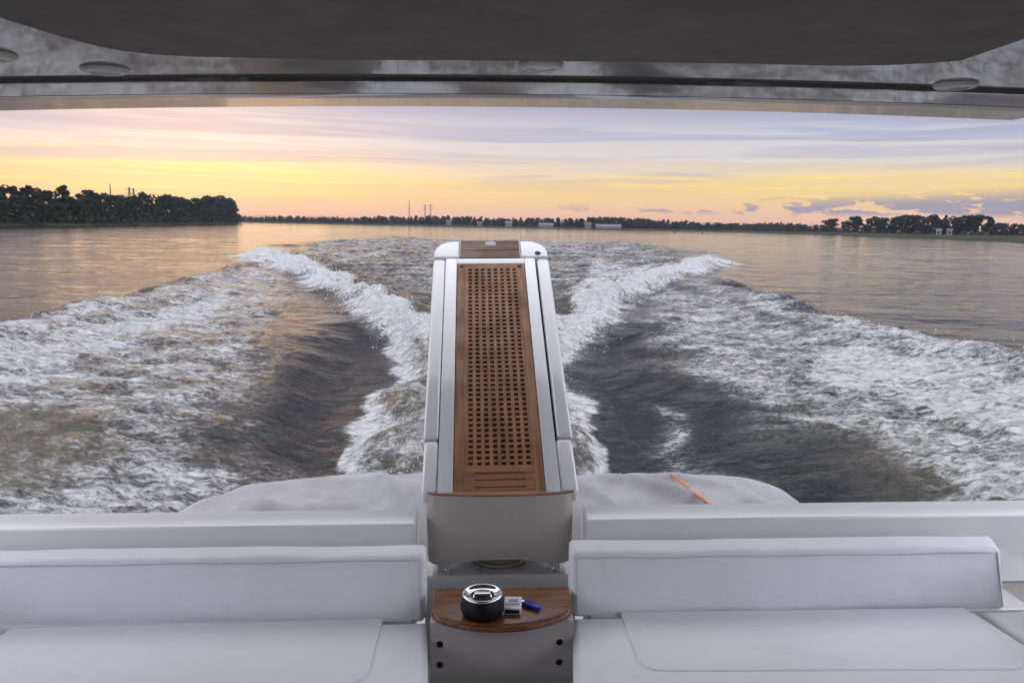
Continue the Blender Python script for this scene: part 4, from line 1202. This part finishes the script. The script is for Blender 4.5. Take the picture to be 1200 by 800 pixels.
M['wall_pale'] = soft_mat('render_pale', (.20, .19, .175, 1), .8, .08, .5)
M['roof_red'] = soft_mat('roof_tiles', (.16, .075, .055, 1), .8, .12, 1)
M['roof_grey'] = soft_mat('roof_sheet', (.11, .11, .12, 1), .6, .1, 1)
M['pane'] = soft_mat('window_pane', (.03, .035, .04, 1), .1)
def house(u, d, w, h, dp, roof, label, cat='house', nwin=3):
    p = wd(u, d); root = empty('house', Matrix.Translation((p.x, p.y, 1.2)) @ Matrix.Rotation(math.atan2(-p.x, p.y)+random.uniform(-.15, .15), 4, 'Z'))
    tag(root, label, cat)
    b = bmesh.new(); add_box(b, -w/2, w/2, -dp/2, dp/2, -.5, h); fin('wall', b, M['wall_pale'], root)
    b = bmesh.new(); e = .4; rh = dp*.32
    vs = [b.verts.new(q) for q in ((-w/2-e, -dp/2-e, h+.01), (w/2+e, -dp/2-e, h+.01), (w/2+e, dp/2+e, h+.01), (-w/2-e, dp/2+e, h+.01), (-w/2-e, 0, h+rh), (w/2+e, 0, h+rh))]
    for f in ((0,1,5,4), (2,3,4,5), (0,4,3), (1,2,5), (3,2,1,0)): b.faces.new([vs[i] for i in f])
    fin('roof', b, roof, root)
    for k in range(nwin):
        x = -w/2 + w*(k+.5)/nwin; b = bmesh.new(); add_box(b, x-.55, x+.55, -dp/2-.05, -dp/2-.004, h*.35, h*.78); fin('window', b, M['pane'], root)
house(640, dF(640)+22, 15, 2.6, 7, M['roof_grey'], 'long low pale building with grey roof on the far shore right of the gangway top', 'building', 5)
house(596, dF(596)+30, 7, 4.2, 6, M['roof_grey'], 'small pale house on the far shore just above the gangway tip')
house(689, dF(689)+20, 6, 4.2, 6, M['roof_red'], 'small house with reddish roof at the left end of a long pale shed')
house(713, dF(713)+24, 26, 1.9, 8, M['roof_grey'], 'long pale shed beside the small reddish-roofed house on the far shore', 'shed', 7)
house(526, dF(526)+34, 6, 4.6, 6, M['roof_red'], 'small pale house among trees right of the twin pylons')
house(562, dF(562)+34, 5, 3.4, 5, M['roof_red'], 'tiny pale house low on the far shore left of the gangway tip')
house(1101, 470, 2.6, 3.0, 3, M['roof_grey'], 'tiny pale hut at left of the two between the tall trees of the right bank', 'hut', 1)
house(1113.5, 470, 2.6, 3.2, 3, M['roof_red'], 'tiny pale hut at right of the two between the tall trees of the right bank', 'hut', 1)

def buoy(u, v, h, label):
    p = wz(u, v); root = empty('channel_buoy', Matrix.Translation((p.x, p.y, 0))); tag(root, label, 'buoy', 'channel buoys off the far shore')
    b = bmesh.new(); add_lathe(b, [(0, -.3), (.55, -.25), (.6, .1), (.5, .32), (.12, .4), (0, .4)], 16); fin('float', b, M['black'], root, smooth=True)
    b = bmesh.new(); add_lathe(b, [(.18, .4), (.12, h*.8), (0, h*.8)], 10); fin('spar', b, M['black'], root, smooth=True)
    b = bmesh.new(); add_lathe(b, [(0, h*.78), (.26, h*.82), (0, h)], 10); fin('topmark', b, M['black'], root, smooth=True)
buoy(790.5, 273.2, 1.5, 'dark channel buoy left of the other one off the far right shore')
buoy(823, 274.2, 1.3, 'dark channel buoy nearest the right bank off the far shore')
buoy(620, 268.0, 2.2, 'slim dark channel buoy straight above the gangway tip')

# ------------------------------------------------------------------ river air
def build_haze():
    b = bmesh.new(); add_box(b, -3150, 3150, -3150, 3150, -1.9, 62)
    o = fin('haze', b, None)
    t = NT('river_air'); v = t.n('ShaderNodeVolumePrincipled'); v.inputs['Color'].default_value = (.72, .78, .95, 1); v.inputs['Density'].default_value = .00007
    om = t.n('ShaderNodeOutputMaterial'); t.l(v.outputs[0], om.inputs['Volume'])
    o.data.materials.append(t.m); tag(o, 'thin evening haze over the river', 'haze', kind='stuff')
build_haze()

# ------------------------------------------------------------------ render settings
sc.render.engine = 'CYCLES'
sc.view_settings.view_transform = 'Standard'; sc.view_settings.look = 'None'
sc.view_settings.exposure = 0; sc.view_settings.gamma = 1
sc.cycles.use_denoising = True
sc.cycles.max_bounces = 8
sc.render.resolution_x, sc.render.resolution_y = 1024, 682
print('trees', ntree[0])
